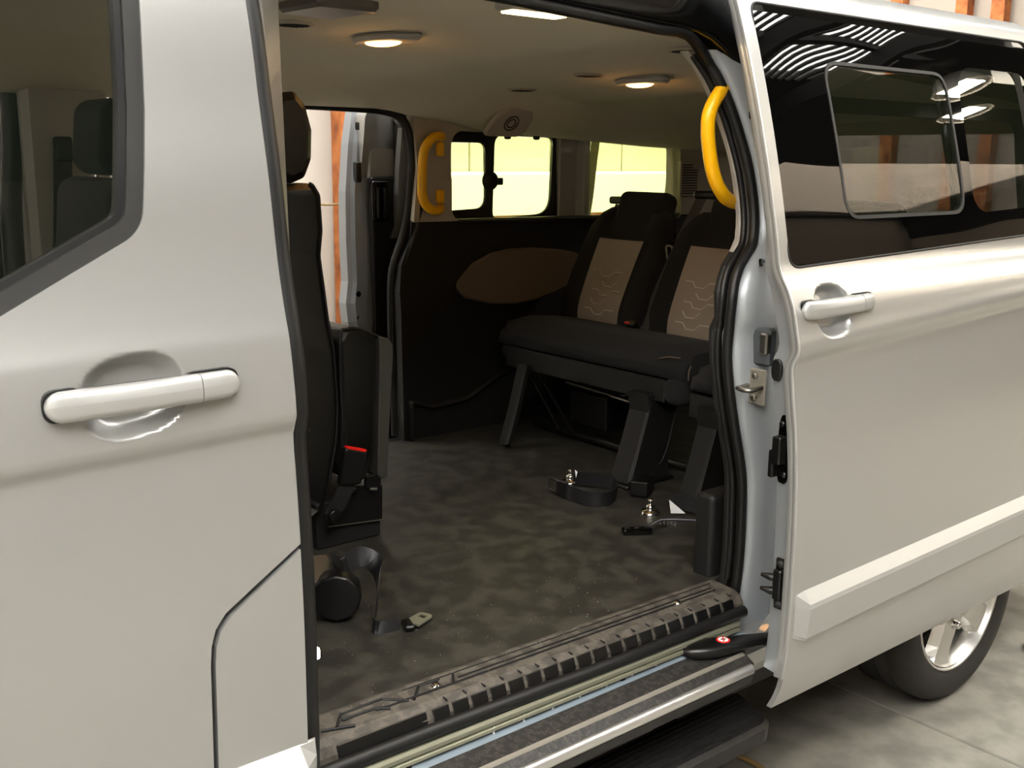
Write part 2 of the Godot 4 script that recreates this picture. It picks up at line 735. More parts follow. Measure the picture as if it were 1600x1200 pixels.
	M.tyre = bumpy(mat(Color(0.135, 0.125, 0.115), 0.75), grain, 0.03, 10.0)
	M.alloy = mat(Color(0.80, 0.79, 0.77), 0.3, 0.75)
	M.orange = mat(Color(0.95, 0.42, 0.08), 0.6)
	M.plug = mat(Color(0.9, 0.88, 0.84), 0.45)
	M.cable = mat(Color(0.50, 0.40, 0.24), 0.6)


func glow(c: Color, e: float) -> StandardMaterial3D:
	var m := mat(c, 0.4)
	m.emission_enabled = true
	m.emission = c
	m.emission_energy_multiplier = e
	return m


func slab(called: String, a: Vector3, b: Vector3, m: Material, parent: Node = self) -> MeshInstance3D:
	var mb := MB.new()
	mb.box((a + b) / 2.0, (b - a).abs())
	return put(mb, called, m, parent)


func make_workshop() -> void:
	# concrete floor with an expansion joint, cast in bays
	var fl := hub("floor", self)
	used["floor"] = 1
	structure(fl)
	var bays := [-5.0, 1.985, 16.0]
	for i in 2:
		var mb := MB.new()
		mb.box(Vector3((bays[i] + bays[i + 1]) / 2, GROUND - 0.05, 2.2), Vector3(bays[i + 1] - bays[i] - 0.006, 0.1, 11.6), 0.004)
		put(mb, "concrete_bay", M.concrete, fl)
	slab("concrete_base", Vector3(-5.1, GROUND - 0.2, -3.7), Vector3(16.1, GROUND - 0.1, 8.1), M.concrete, fl)

	# far wall: white boards between timber studs
	var wf := hub("wall_far", self)
	structure(wf)
	slab("backing", Vector3(-5.1, GROUND, -3.75), Vector3(16.1, 4.2, -3.6), M.wall_beige, wf)
	var x := -5.0
	var k := 0
	while x < 6.0:
		var w: float = 0.62
		var mb := MB.new()
		mb.box(Vector3(x + w / 2, 2.05, -3.585), Vector3(w - 0.012, 4.2, 0.03), 0.004)
		put(mb, "wall_board", M.wall_white, wf)
		x += w
		k += 1
	var names := ["wall_front", "wall_near", "wall_rear"]
	for i in 3:
		var w := hub(names[i], self)
		structure(w)
		if i == 0:
			slab("wall_surface", Vector3(-5.1, GROUND, -3.7), Vector3(-5.0, 4.2, 8.0), M.wall_white, w)
		elif i == 1:
			slab("lower_cladding", Vector3(-5.1, GROUND, 8.0), Vector3(16.1, 2.6, 8.1), M.wall_beige, w)
			slab("upper_cladding", Vector3(-5.1, 2.6, 8.0), Vector3(16.1, 4.2, 8.1), M.wall_beige, w)
		else:
			slab("lower_cladding", Vector3(16.0, GROUND, -3.7), Vector3(16.1, 3.3, 8.1), M.wall_beige, w)
			slab("upper_cladding", Vector3(16.0, 3.3, -3.7), Vector3(16.1, 4.2, 8.1), M.wall_dark, w)
	var part := hub("wall_partition", self)
	structure(part)
	slab("wall_surface", Vector3(6.04, GROUND, -3.6), Vector3(6.14, 4.2, -0.6), M.wall_beige, part)
	for e in [[-2.75, -2.66], [-2.285, -2.205], [-2.05, -1.965]]:
		slab("stud", Vector3(5.96, GROUND, e[0]), Vector3(6.04, 4.2, e[1]), M.timber, part)

	# roof with corrugated roof lights
	var roof := hub("ceiling", self)
	structure(roof)
	var lights := [[3.0, 0.35, 7.2, 2.75], [-4.6, 1.0, 0.6, 4.2], [-1.0, -3.5, 6.0, -1.9], [8.8, 5.0, 15.6, 7.9], [0.9, 0.0, 2.8, 0.95]]
	var holes := []
	for e in lights:
		holes.append(rect(e[0], e[1], e[2], e[3]))
	var mb := MB.new()
	mb.sheet(rect(-5.1, -3.7, 16.1, 8.1), holes, steps(-5.1, 16.1, 0.9), steps(-3.7, 8.1, 0.9), func(a: float, b: float) -> Vector3: return Vector3(a, 4.2, b), Vector3(0, 0.12, 0))
	put(mb, "roof_deck", M.roof_dark, roof)
	for e in lights:
		var P := []
		var n := int((e[2] - e[0]) / 0.0375)
		for i in n + 1:
			var px: float = lerpf(e[0], e[2], float(i) / n)
			var wave := 0.03 * sin(px * TAU / 0.3)
			P.append(PackedVector3Array([Vector3(px, 4.24 + wave, e[1]), Vector3(px, 4.24 + wave, e[3])]))
		var pm := MB.new()
		if e[0] < 8.0:
			pm.grid(P, false, false, 1)
		else:
			pm.box(Vector3((e[0] + e[2]) / 2, 4.24, (e[1] + e[3]) / 2), Vector3(e[2] - e[0], 0.006, e[3] - e[1]))
		put(pm, "roof_light_sheet", M.roof_pane if e[0] < 8.0 else M.roof_pane_aged, roof)
		var zz: float = e[1] + 0.6
		while zz < e[3] and e[0] < 8.0:
			slab("purlin", Vector3(e[0], 4.08, zz - 0.04), Vector3(e[2], 4.2, zz + 0.04), M.roof_dark, roof)
			zz += 1.15
	var rib := MB.new()
	rib.box(Vector3.ZERO, Vector3(0.034, 0.03, 2.4), 0.004)
	var ribm := rib.mesh()
	var rx := 3.07
	while rx < 7.1:
		again(ribm, "glazing_rib", M.roof_dark, roof, Transform3D(Basis(), Vector3(rx, 4.185, 1.55)))
		rx += 0.125
	for bx in [5.1, 6.4]:
		slab("truss", Vector3(bx - 0.05, 3.9, 0.5), Vector3(bx + 0.05, 4.08, 6.9), M.roof_dark, roof)
	# lamps hanging from the roof
	high_bay(Vector3(7.66, 3.82, 2.3), "dome-shaded lamp hanging nearest the roof lights", 14.0)
	high_bay(Vector3(8.6, 3.85, 2.85), "dome-shaded lamp hanging furthest down the workshop", 14.0)
	strip_light(Vector3(3.4, 3.3, -2.85), 1.5, "strip light hanging over the aisle by the white wall")
	# timber post standing by the white boards and what is seen through the van's far windows
	var post := MB.new()
	post.box(Vector3(2.17, 2.07, -3.50), Vector3(0.06, 4.24, 0.10), 0.004)
	tag(put(post, "wooden_post", M.timber), "reddish timber post upright against the white boarded wall", "post")
	var wb := MB.new()
	wb.prism(V2([-0.10, 1.24, 0.16, 1.235, 0.10, 1.46, -0.10, 1.475]), at_plane(Vector3(6.0, 0, -3.46), Vector3(0, 0, 1), Vector3.UP), 3.6, 0.01)
	tag(put(wb, "white_trunking", M.white), "long white horizontal trunking on the wall beyond the tinted windows", "trunking")
	var cone := MB.new()
	cone.lathe([Vector2(0.16, 0.0), Vector2(0.16, 0.03), Vector2(0.11, 0.035), Vector2(0.02, 0.34), Vector2(0.0, 0.345)], Transform3D(Basis(), Vector3(4.1, 0.955, -3.2)), 20)
	tag(put(cone, "traffic_cone", M.orange), "small orange cone standing on the bench beyond the rear side window", "cone")
	var bn := thing("work_bench", "timber work bench standing against the white wall beyond the van", "bench", Vector3(4.3, GROUND, -3.2))
	slab("bench_top", Vector3(-1.6, 0.96, -0.2), Vector3(1.6, 1.0, 0.25), M.timber, bn)
	for sx in [-1.5, 1.5]:
		for sz in [-0.15, 0.2]:
			slab("leg", Vector3(sx - 0.03, 0, sz - 0.03), Vector3(sx + 0.03, 0.96, sz + 0.03), M.timber, bn)
	# cable looping across the boards
	var cb := MB.new()
	cb.tube(spline([Vector3(1.7, 1.45, -3.53), Vector3(1.85, 1.36, -3.50), Vector3(2.05, 1.31, -3.50), Vector3(2.2, 1.32, -3.44), Vector3(2.6, 1.32, -3.44)], 6), 0.006, 6)
	tag(put(cb, "wall_cable", M.cable), "thin grey cable slung across the white boards to the timber post", "cable")


func strip_light(at: Vector3, length: float, label: String) -> void:
	var t := thing("strip_light", label, "light", at)
	var mb := MB.new()
	mb.prism(V2([-0.09, 0.0, 0.09, 0.0, 0.06, 0.05, -0.06, 0.05]), at_plane(Vector3(-length / 2, 0, 0), Vector3(0, 0, -1), Vector3.UP), length, 0.004)
	put(mb, "reflector", M.white, t)
	for s in [-1, 1]:
		var tb := MB.new()
		tb.tube([Vector3(-length / 2 + 0.02, -0.02, 0.04 * s), Vector3(length / 2 - 0.02, -0.02, 0.04 * s)], 0.016, 10)
		put(tb, "tube", glow(Color(1.0, 0.93, 0.80), 6.0), t)
	for s in [-0.6, 0.6]:
		var ch := MB.new()
		ch.tube([Vector3(s, 0.05, 0), Vector3(s, 4.2 - at.y, 0)], 0.004, 6)
		put(ch, "hanger", M.steel, t)
	var l := AreaLight3D.new()
	l.area_size = Vector2(length, 0.16)
	l.light_energy = 5.0
	l.light_color = Color(1.0, 0.93, 0.80)
	l.position = Vector3(0, -0.045, 0)
	l.rotation_degrees = Vector3(-90, 0, 0)
	l.area_range = 14.0
	l.area_attenuation = 2.0
	l.shadow_enabled = true
	t.add_child(l)


func high_bay(at: Vector3, label: String, energy: float) -> void:
	var t := thing("high_bay_lamp", label, "lamp", at, "dome-shaded lamps hanging from the roof")
	var sh := MB.new()
	sh.lathe([Vector2(0.05, 0.22), Vector2(0.09, 0.20), Vector2(0.20, 0.10), Vector2(0.27, 0.0), Vector2(0.275, 0.0), Vector2(0.205, 0.105), Vector2(0.095, 0.21), Vector2(0.05, 0.23)], Transform3D(), 12)
	put(sh, "shade", M.grey_trim, t)
	var bu := MB.new()
	bu.lathe([Vector2(0, 0.03), Vector2(0.12, 0.03), Vector2(0.14, 0.04), Vector2(0.12, 0.05), Vector2(0, 0.05)], Transform3D(), 20)
	put(bu, "lamp_disc", glow(Color(1.0, 0.95, 0.86), 18.0), t)
	var ch := MB.new()
	ch.tube([Vector3(0, 0.22, 0), Vector3(0, 4.2 - at.y, 0)], 0.008, 6)
	put(ch, "hanger", M.steel, t)
	var l := AreaLight3D.new()
	l.area_size = Vector2(0.30, 0.30)
	l.light_energy = energy
	l.light_color = Color(1.0, 0.95, 0.86)
	l.position = Vector3(0, 0.02, 0)
	l.rotation_degrees = Vector3(-90, 0, 0)
	l.area_range = 20.0
	l.area_attenuation = 2.0
	l.shadow_enabled = true
	t.add_child(l)


const SIDE := [[0.2, -0.05], [0.35, -0.012], [0.5, 0.003], [0.62, 0.007], [0.8, 0.008], [0.95, 0.004], [1.06, -0.003], [1.132, -0.0085], [1.156, 0.003], [1.168, 0.006], [1.2, 0.003], [1.244, -0.003], [1.285, -0.010], [1.315, -0.019], [1.36, -0.031], [1.42, -0.043], [1.523, -0.058], [1.63, -0.080], [1.747, -0.102], [1.80, -0.116], [1.85, -0.138], [1.89, -0.17], [1.93, -0.24], [1.96, -0.36], [1.975, -0.55]]
const DOOR := [[0.30, 0.105], [0.335, 0.125], [0.38, 0.145], [0.43, 0.157], [0.51, 0.164], [0.62, 0.166], [0.72, 0.166], [0.876, 0.161], [0.98, 0.152], [1.07, 0.139], [1.132, 0.132], [1.156, 0.144], [1.168, 0.147], [1.205, 0.139], [1.25, 0.128], [1.29, 0.111], [1.333, 0.0865], [1.39, 0.0755], [1.453, 0.062], [1.52, 0.0465], [1.587, 0.0295], [1.677, 0.0045], [1.754, -0.019], [1.83, -0.044], [1.89, -0.066], [1.92, -0.0785], [1.935, -0.09], [1.95, -0.12]]
# rear edge of the side opening: height, x
const EDGE := [[0.39, 1.235], [0.456, 1.252], [0.62, 1.262], [0.786, 1.256], [0.919, 1.224], [1.016, 1.200], [1.108, 1.190], [1.242, 1.190], [1.313, 1.222], [1.37, 1.288], [1.438, 1.306], [1.53, 1.298], [1.62, 1.278], [1.69, 1.252], [1.74, 1.225], [1.79, 1.185], [1.815, 1.14]]


func side_z(x: float, y: float) -> float:
	return table(SIDE, y - 0.028 * x * smoothstep(0.75, 1.0, y) * (1.0 - smoothstep(1.45, 1.8, y)))


func door_z(x: float, y: float) -> float:
	return table(DOOR, y - 0.045 * (x - 1.1) * smoothstep(0.75, 1.0, y) * (1.0 - smoothstep(1.22, 1.33, y)))


func roof_y(x: float, z: float) -> float:
	var y := 1.855 - 0.057 * (x - 0.83) + 0.03 * (z + 1.0)
	if z > -0.45:
		y -= 0.66 * (z + 0.45) * (z + 0.45)
	for b in [[0.28, 0.10], [1.16, 0.11], [2.02, 0.12]]:
		y -= 0.014 * exp(-pow((x - b[0]) / b[1], 2.0)) * smoothstep(-0.25, -0.5, z)
	var low: float = table([[0.0, 1.72], [1.3, 1.72], [1.45, 1.70], [1.6, 1.683], [1.78, 1.653], [2.23, 1.63], [2.75, 1.603], [3.3, 1.59]], x)
	var t := clampf((-1.52 - z) / 0.26, 0, 1)
	if t > 0:
		y = lerpf(y, low, t * t * (3 - 2 * t) * 0.85 + t * 0.15)
	return y


func make_body() -> void:
	# floor of the passenger space
	var mb := MB.new()
	mb.box(Vector3(1.5, FLOOR - 0.015, -0.985), Vector3(3.55, 0.03, 1.62), 0.003)
	put(mb, "floor_covering", M.vinyl_floor, van)
	slab("underbody", Vector3(-1.2, 0.22, -1.9), Vector3(1.55, 0.50, -0.115), M.black, van)
	slab("underbody", Vector3(1.55, 0.30, -1.68), Vector3(3.3, 0.50, -0.31), M.black, van)
	slab("underbody", Vector3(2.62, 0.24, -1.9), Vector3(3.3, 0.50, -0.09), M.black, van)
	# roof skin: one sheet from cantrail to cantrail
	var P := []
	for x in steps(-0.75, 3.32, 0.25):
		var row := PackedVector3Array()
		for i in 33:
			var t := i / 32.0
			var z := lerpf(-0.17, -1.84, t)
			var c := absf(t - 0.5) * 2.0
			row.append(Vector3(x, 1.895 + 0.085 * pow(1.0 - pow(c, 3.0), 0.7), z))
		P.append(row)
	var rf := MB.new()
	rf.grid(P, false, false, -1)
	put(rf, "roof_skin", M.paint, van)
	# headliner
	P = []
	for x in steps(-0.8, 3.28, 0.06):
		var row := PackedVector3Array()
		for i in 61:
			var z := lerpf(-0.215, -1.80, i / 60.0)
			row.append(Vector3(x, roof_y(x, z), z))
		P.append(row)
	var hl := MB.new()
	hl.grid(P, false, false, 1)
	put(hl, "headliner", M.lining, van)
	# head of the side opening: black rail and flange
	for nm in [["roof_rail", 0], ["headliner_edge", 1]]:
		var rm := MB.new()
		var rings := []
		for x in steps(-0.02, 1.30, 0.05):
			var y := roof_y(x, -0.21) + (0.016 if nm[1] == 0 else 0.002)
			var drop := 0.06 * pow(maxf(0.0, (x - 1.10) / 0.15), 2.0)
			y -= drop
			if nm[1] == 0:
				rings.append(PackedVector3Array([Vector3(x, y + 0.006, -0.215), Vector3(x, y - 0.012, -0.205), Vector3(x, y - 0.016, -0.185), Vector3(x, y - 0.004, -0.165), Vector3(x, y + 0.02, -0.155), Vector3(x, y + 0.09, -0.145), Vector3(x, y + 0.095, -0.20)]))
			else:
				rings.append(PackedVector3Array([Vector3(x, y + 0.010, -0.245), Vector3(x, y - 0.006, -0.238), Vector3(x, y - 0.008, -0.218), Vector3(x, y + 0.006, -0.210)]))
		rm.loft(rings, true, true)
		put(rm, nm[0], M.gloss_black if nm[1] == 0 else M.pillar_beige, van)
	# near rear side panel, behind the opened door
	var arch := PackedVector2Array()
	for k in 15:
		var a := PI - PI * k / 14.0
		arch.append(Vector2(2.2 + 0.40 * cos(a), 0.275 + 0.40 * sin(a)))
	var out := V2([3.32, 0.32, 3.32, 1.93, 1.25, 1.93, 1.31, 1.70, 1.355, 1.50, 1.35, 1.40, 1.30, 1.30, 1.27, 1.20, 1.275, 1.05, 1.30, 0.92, 1.33, 0.78, 1.335, 0.5, 1.24, 0.42, 1.16, 0.40, 1.16, 0.33, 1.80, 0.33])
	var whole := out.slice(0, out.size())
	whole.append_array(arch)
	var win := rect(1.50, 1.36, 2.72, 1.78, 0.06)
	var qp := MB.new()
	qp.sheet(whole, [win], steps(1.15, 3.33, 0.07), steps(0.3, 1.95, 0.05), func(x: float, y: float) -> Vector3: return Vector3(x, y, side_z(x, y) - 0.012), Vector3(0, 0, -0.02))
	put(qp, "rear_side_panel", M.paint, van)
	var liner := MB.new()
	var rings := []
	for k in 15:
		var a := PI - PI * k / 14.0
		rings.append(PackedVector3Array([Vector3(2.2 + 0.40 * cos(a), 0.275 + 0.40 * sin(a), -0.02), Vector3(2.2 + 0.40 * cos(a), 0.275 + 0.40 * sin(a), -0.32)]))
	liner.grid(rings, false, false, 1)
	put(liner, "arch_liner", M.black, van)
	# inner trim of that side
	var it := MB.new()
	it.sheet(rect(1.36, 0.5, 3.28, 1.72), [rect(1.50, 1.36, 2.72, 1.68, 0.06)], steps(1.36, 3.28, 0.1), steps(0.5, 1.72, 0.1), func(x: float, y: float) -> Vector3: return Vector3(x, y, -0.185 - 0.06 * smoothstep(1.2, 1.75, y)), Vector3(0, 0, 0.02), -1.0)
	put(it, "inner_side_trim", M.black, van)
	# back end
	var bk := MB.new()
	bk.sheet(rect(-1.9, 0.35, -0.06, 1.9), [rect(-1.76, 1.33, -0.22, 1.66, 0.08)], steps(-1.9, -0.06, 0.1), steps(0.35, 1.9, 0.1), func(z: float, y: float) -> Vector3: return Vector3(3.27, y, z), Vector3(0.04, 0, 0))
	put(bk, "tailgate", M.pillar_beige, van)
	var gl := MB.new()
	gl.box(Vector3(3.29, 1.495, -0.99), Vector3(0.005, 0.36, 1.6))
	put(gl, "tailgate_glass", M.dark_glass, van)


func make_front_door() -> void:
	var out := V2([0.0, 1.92, 0.0, 0.953, -0.079, 0.905, -0.132, 0.872, -0.150, 0.850, -0.158, 0.825, -0.161, 0.793, -0.168, 0.42, -1.15, 0.42, -1.15, 1.25, -0.78, 1.92])
	var hole := rounded(V2([-0.160, 1.83, -0.178, 1.62, -0.203, 1.452, -0.40, 1.352, -0.62, 1.235, -1.04, 1.215, -0.66, 1.83]), [0.03, 0.0, 0.062, 0.0, 0.12, 0.03, 0.05], 8)
	var f := func(x: float, y: float) -> Vector3:
		var z := side_z(x, y)
		# scooped finger dish behind the handle
		var u := (x + 0.247) / 0.074
		var v := (y - 1.228 - 0.006 * (x + 0.247) / 0.07) / 0.057
		var d := pow(absf(u), 2.6) + pow(absf(v), 2.6)
		z -= 0.030 * (1.0 - smoothstep(0.25, 1.12, d))
		return Vector3(x, y, z)
	var mb := MB.new()
	mb.sheet(out, [hole], steps(-1.15, 0.0, 0.035, [[-0.335, -0.16, 0.006]]), steps(0.42, 1.92, 0.02, [[1.165, 1.30, 0.005], [1.10, 1.17, 0.006]]), f, Vector3(0, 0, -0.014))
	var door := put(mb, "front_door", M.paint, van)
	# turned-in rear edge of the door
	var eg := MB.new()
	var rings := []
	for y in steps(0.953, 1.91, 0.03):
		var z := side_z(0, y)
		rings.append(PackedVector3Array([Vector3(0.0, y, z), Vector3(0.003, y, z - 0.004), Vector3(0.001, y, z - 0.05), Vector3(-0.012, y, z - 0.05), Vector3(-0.012, y, z - 0.006)]))
	eg.loft(rings, false, true)
	put(eg, "door_edge", M.paint, door)
	# window: rubber, chrome-grey lip and glass
	var ring0 := hole
	var g1 := MB.inset(hole if not Geometry2D.is_polygon_clockwise(hole) else _turned(hole), 0.024)
	var g2 := MB.inset(g1, 0.010)
	var fs := func(x: float, y: float) -> Vector3: return Vector3(x, y, side_z(x, y) - 0.004)
	var sl := MB.new()
	sl.sheet(ring0, [g1], steps(-1.1, 0.0, 0.04), steps(1.2, 1.84, 0.04), fs, Vector3(0, 0, -0.02))
	put(sl, "window_seal", M.dark_grey, door)
	var s2 := MB.new()
	s2.sheet(g1, [g2], steps(-1.1, 0.0, 0.04), steps(1.2, 1.84, 0.04), func(x: float, y: float) -> Vector3: return Vector3(x, y, side_z(x, y) - 0.012), Vector3(0, 0, -0.02))
	put(s2, "glass_run", M.rubber, door)
	var gl := MB.new()
	gl.sheet(g2, [], steps(-1.1, 0.0, 0.05), steps(1.2, 1.84, 0.05), func(x: float, y: float) -> Vector3: return Vector3(x, y, side_z(x, y) - 0.022), FLAT)
	put(gl, "window_glass", M.cab_glass, door)
	# handle: long bar with a separate lock cap behind it
	bar_handle(door, Vector3(-0.2325, 1.2285, 0.002), 0.277, 0.043, 0.062, 0.003)
	# lower side panel with the filler behind the door's cut corner, and the rubbing strip
	var lp := MB.new()
	lp.sheet(V2([0.0, 0.944, -0.074, 0.896, -0.125, 0.864, -0.142, 0.844, -0.150, 0.822, -0.153, 0.793, -0.160, 0.42, 0.0, 0.42]), [], steps(-0.16, 0.0, 0.03), steps(0.42, 0.95, 0.03), func(x: float, y: float) -> Vector3: return Vector3(x, y, side_z(x, y)), Vector3(0, 0, -0.04))
	put(lp, "lower_side_panel", M.paint, van)
	var backer := MB.new()
	backer.sheet(rect(-0.20, 0.42, 0.0, 0.97), [], steps(-0.2, 0.0, 0.1), steps(0.42, 0.97, 0.05), func(x: float, y: float) -> Vector3: return Vector3(x, y, side_z(x, y) - 0.045), FLAT)
	put(backer, "shut_line_seal", M.rubber, van)
	moulding(van, -1.15, 0.014, func(x: float, y: float) -> float: return side_z(x, y), 0.610, 0.500, 0.036, true)
	# inner face of the door
	var inn := MB.new()
	inn.sheet(V2([-0.02, 1.88, -0.02, 0.5, -1.13, 0.5, -1.13, 1.25, -0.8, 1.88]), [hole], steps(-1.13, -0.02, 0.1), steps(0.5, 1.88, 0.06), func(x: float, y: float) -> Vector3: return Vector3(x, y, side_z(x, y) - 0.055), FLAT, -1.0)
	put(inn, "door_card", M.black, door)


func _turned(p: PackedVector2Array) -> PackedVector2Array:
	var q := p.duplicate()
	q.reverse()
	return q


# pull handle: bar, lock cap, each a mesh; 'up' is how much its rear end sits higher
func bar_handle(parent: Node, c: Vector3, length: float, h: float, cap_len: float, rise: float) -> void:
	var T := Transform3D(Basis(Vector3(0, 0, 1), rise / length), c)
	var n := 26
	for piece in [["handle_bar", -length / 2, length / 2 - cap_len - 0.0012], ["lock_cap", length / 2 - cap_len, length / 2]]:
		var rings := []
		for i in n + 1:
			var t := float(i) / n
			t = 0.5 - 0.5 * cos(PI * t)
			var x: float = lerpf(piece[1], piece[2], t)
			var e := 1.0
			var q := absf(x) / (length / 2)
			var hh := h * (1.0 - 0.06 * (x / length + 0.5))
			var end := length / 2 - absf(x)
			if end < hh / 2:
				e = sqrt(maxf(0.0, 1.0 - pow(1.0 - end / (hh / 2), 2.0)))
			var top := 0.026 - 0.010 * q * q
			var ring := PackedVector3Array()
			var hy := maxf(hh / 2 * e, 0.0012)
			var depth := top * (0.45 + 0.55 * e)
			for p in [[-1.0, 0.0], [-1.0, 0.55], [-0.86, 0.86], [-0.5, 0.99], [0.10, 1.0], [0.16, 0.965], [0.62, 0.90], [0.9, 0.72], [1.0, 0.45], [1.0, 0.0]]:
				ring.append(T * Vector3(x, hy * p[0], depth * p[1]))
			rings.append(ring)
		var mb := MB.new()
		mb.loft(rings, true, true)
		put(mb, piece[0], M.moulding, parent)
	# gasket only shows as a line round both ends
	for s in [-1, 1]:
		var g := MB.new()
		var L := length / 2 + 0.0016
		var inner := length / 2 - (0.055 if s < 0 else 0.085)
		g.prism(rect(minf(s * L, s * inner), -h / 2 - 0.0012, maxf(s * L, s * inner), h / 2 + 0.0012, h / 2 * 0.9), T.translated_local(Vector3(0, 0, -0.014)), 0.0155)
		put(g, "handle_gasket", M.rubber, parent)


func moulding(parent: Node, x0: float, x1: float, zf: Callable, top: float, low: float, proud: float, end_at_rear: bool) -> void:
	var mb := MB.new()
	var rings := []
	var xs := steps(x0, x1, 0.15)
	var k := 0.030
	if end_at_rear:
		xs.insert(xs.size() - 1, x1 - k)
	else:
		xs.insert(1, x0 + k)
	for i in xs.size():
		var x: float = xs[i]
		var flat := (end_at_rear and i == xs.size() - 1) or (not end_at_rear and i == 0)
		var p := 0.006 if flat else proud
		var tp := top
		var lw := low + (0.012 if flat else 0.0)
		var ring := PackedVector3Array()
		for e in [[tp, 0.0], [tp - 0.004, 0.12], [tp - 0.030, 0.90], [tp - 0.040, 1.0], [(tp + lw) / 2, 0.93], [lw + 0.008, 0.80], [lw, 0.6], [lw, 0.0]]:
			var z: float = zf.call(x, e[0])
			ring.append(Vector3(x, e[0] + (0.018 * (x - 1.1) if not end_at_rear else 0.0), z - 0.002 + p * e[1]))
		rings.append(ring)
	mb.loft(rings, false, true)
	put(mb, "side_moulding", M.moulding, parent)


func edge_x(y: float) -> float:
	return table(EDGE, y)


func make_pillars() -> void:
	# centre pillar beside the front door
	var seal := MB.new()
	var pts := []
	for y in steps(0.47, 1.85, 0.05):
		pts.append(Vector3(0.020, y, side_z(0, y) - 0.040))
	seal.tube(pts, 0.021, 12)
	put(seal, "door_seal", M.rubber, van)
	for part in [["pillar_jamb", 1.36, 1.86], ["pillar_cover", 0.44, 1.362]]:
		var rings := []
		for y in steps(part[1], part[2], 0.04):
			var z := side_z(0, y)
			var zi := z - 0.11
			var xi := 0.046 + 0.024 * clampf((1.8 - y) / 1.25, 0, 1) - 0.55 * (zi + 0.10)
			rings.append(PackedVector3Array([Vector3(-0.005, y, z - 0.055), Vector3(0.022, y, z - 0.05), Vector3(lerpf(0.022, xi, 0.45), y, z - 0.068), Vector3(xi - 0.006, y, zi + 0.01), Vector3(xi, y, zi - 0.004), Vector3(xi - 0.004, y, zi - 0.02), Vector3(0.0, y, zi - 0.03)]))
		var mb := MB.new()
		mb.loft(rings, false, true)
		put(mb, part[0], M.jamb_grey if part[1] > 1 else M.black_smooth, van)
	var pc := MB.new()
	pc.tube([Vector3(0.025, 1.118, -0.065), Vector3(0.048, 1.116, -0.05), Vector3(0.05, 1.124, -0.05)], 0.004, 6)
	put(pc, "trim_clip", M.gloss_black, van)
	# rear edge of the opening: painted jamb, weather strip, inner trim
	var jm := MB.new()
	var P := []
	for y in steps(0.34, 1.80, 0.02):
		var x := edge_x(y)
		var z := side_z(1.2, y)
		var b := smoothstep(1.30, 1.40, y)
		var fl := 0.10 * (1.0 - smoothstep(0.40, 0.75, y))
		P.append(PackedVector3Array([Vector3(x - 0.006, y, z - 0.125), Vector3(x - 0.004, y, z - 0.095), Vector3(x + 0.008, y, z - 0.078), Vector3(x + 0.030 + fl * 0.3, y, z - 0.066), Vector3(x + 0.050 + fl * 0.3, y, z - 0.055), Vector3(x + 0.062 + fl * 0.3, y, z - 0.036), Vector3(x + 0.075 + fl * 0.3, y, z - 0.018), Vector3(x + 0.12, y, z - 0.014)]))
	jm.grid(P, false, false, 1)
	put(jm, "rear_jamb", M.paint_inner, van)
	var cat := MB.new()
	cat.box(Vector3(1.238, 1.135, -0.060), Vector3(0.03, 0.088, 0.066), 0.006)
	put(cat, "latch_recess", M.recess, van)
	var ct := MB.new()
	ct.box(Vector3(1.224, 1.145, -0.038), Vector3(0.022, 0.05, 0.022), 0.004)
	put(ct, "latch_catch", M.steel, van)
	var st := hub("striker", van)
	var pl := MB.new()
	pl.box(Vector3(1.220, 1.042, -0.055), Vector3(0.008, 0.085, 0.058), 0.003)
	put(pl, "striker_plate", M.worn_metal, st)
	var lp := MB.new()
	lp.tube([Vector3(1.218, 1.043, -0.035), Vector3(1.178, 1.040, -0.036), Vector3(1.172, 1.040, -0.055), Vector3(1.178, 1.040, -0.074), Vector3(1.218, 1.043, -0.075)], 0.006, 8)
	put(lp, "striker_loop", M.steel, st)
	for dy in [-0.026, 0.026]:
		var sc := MB.new()
		sc.lathe([Vector2(0, 0.006), Vector2(0.006, 0.006), Vector2(0.008, 0.003), Vector2(0.008, -0.002)], at_plane(Vector3(1.214, 1.043 + dy, -0.055), Vector3(0, 0, 1), Vector3(-1, 0, 0)), 12)
		put(sc, "screw", M.steel, st)
	# weather strip round head and rear edge
	var ws := MB.new()
	var path := []
	for x in steps(0.05, 1.08, 0.1):
		path.append(Vector3(x, roof_y(x, -0.21) - 0.002, -0.184))
	for e in [1.78, 1.74, 1.69, 1.62, 1.53, 1.438, 1.37, 1.34, 1.313, 1.28, 1.242, 1.18, 1.108, 1.016, 0.919, 0.85, 0.786, 0.7, 0.62, 0.54, 0.456, 0.40]:
		path.append(Vector3(edge_x(e) - 0.014, e, side_z(1.2, e) - 0.104))
	ws.tube(spline(path, 3), 0.0125, 10)
	put(ws, "weather_strip", M.rubber, van)
	# lip and trim inside the strip
	var lip := MB.new()
	var p2 := []
	for e in [1.79, 1.74, 1.69, 1.62, 1.53, 1.438, 1.37, 1.34, 1.313, 1.28, 1.242, 1.18, 1.108, 1.016, 0.919, 0.85, 0.786, 0.7, 0.62, 0.54]:
		p2.append(Vector3(edge_x(e) - 0.016, e, side_z(1.2, e) - 0.132))
	lip.tube(spline(p2, 3), 0.008, 8)
	put(lip, "flange_trim", M.rubber, van)
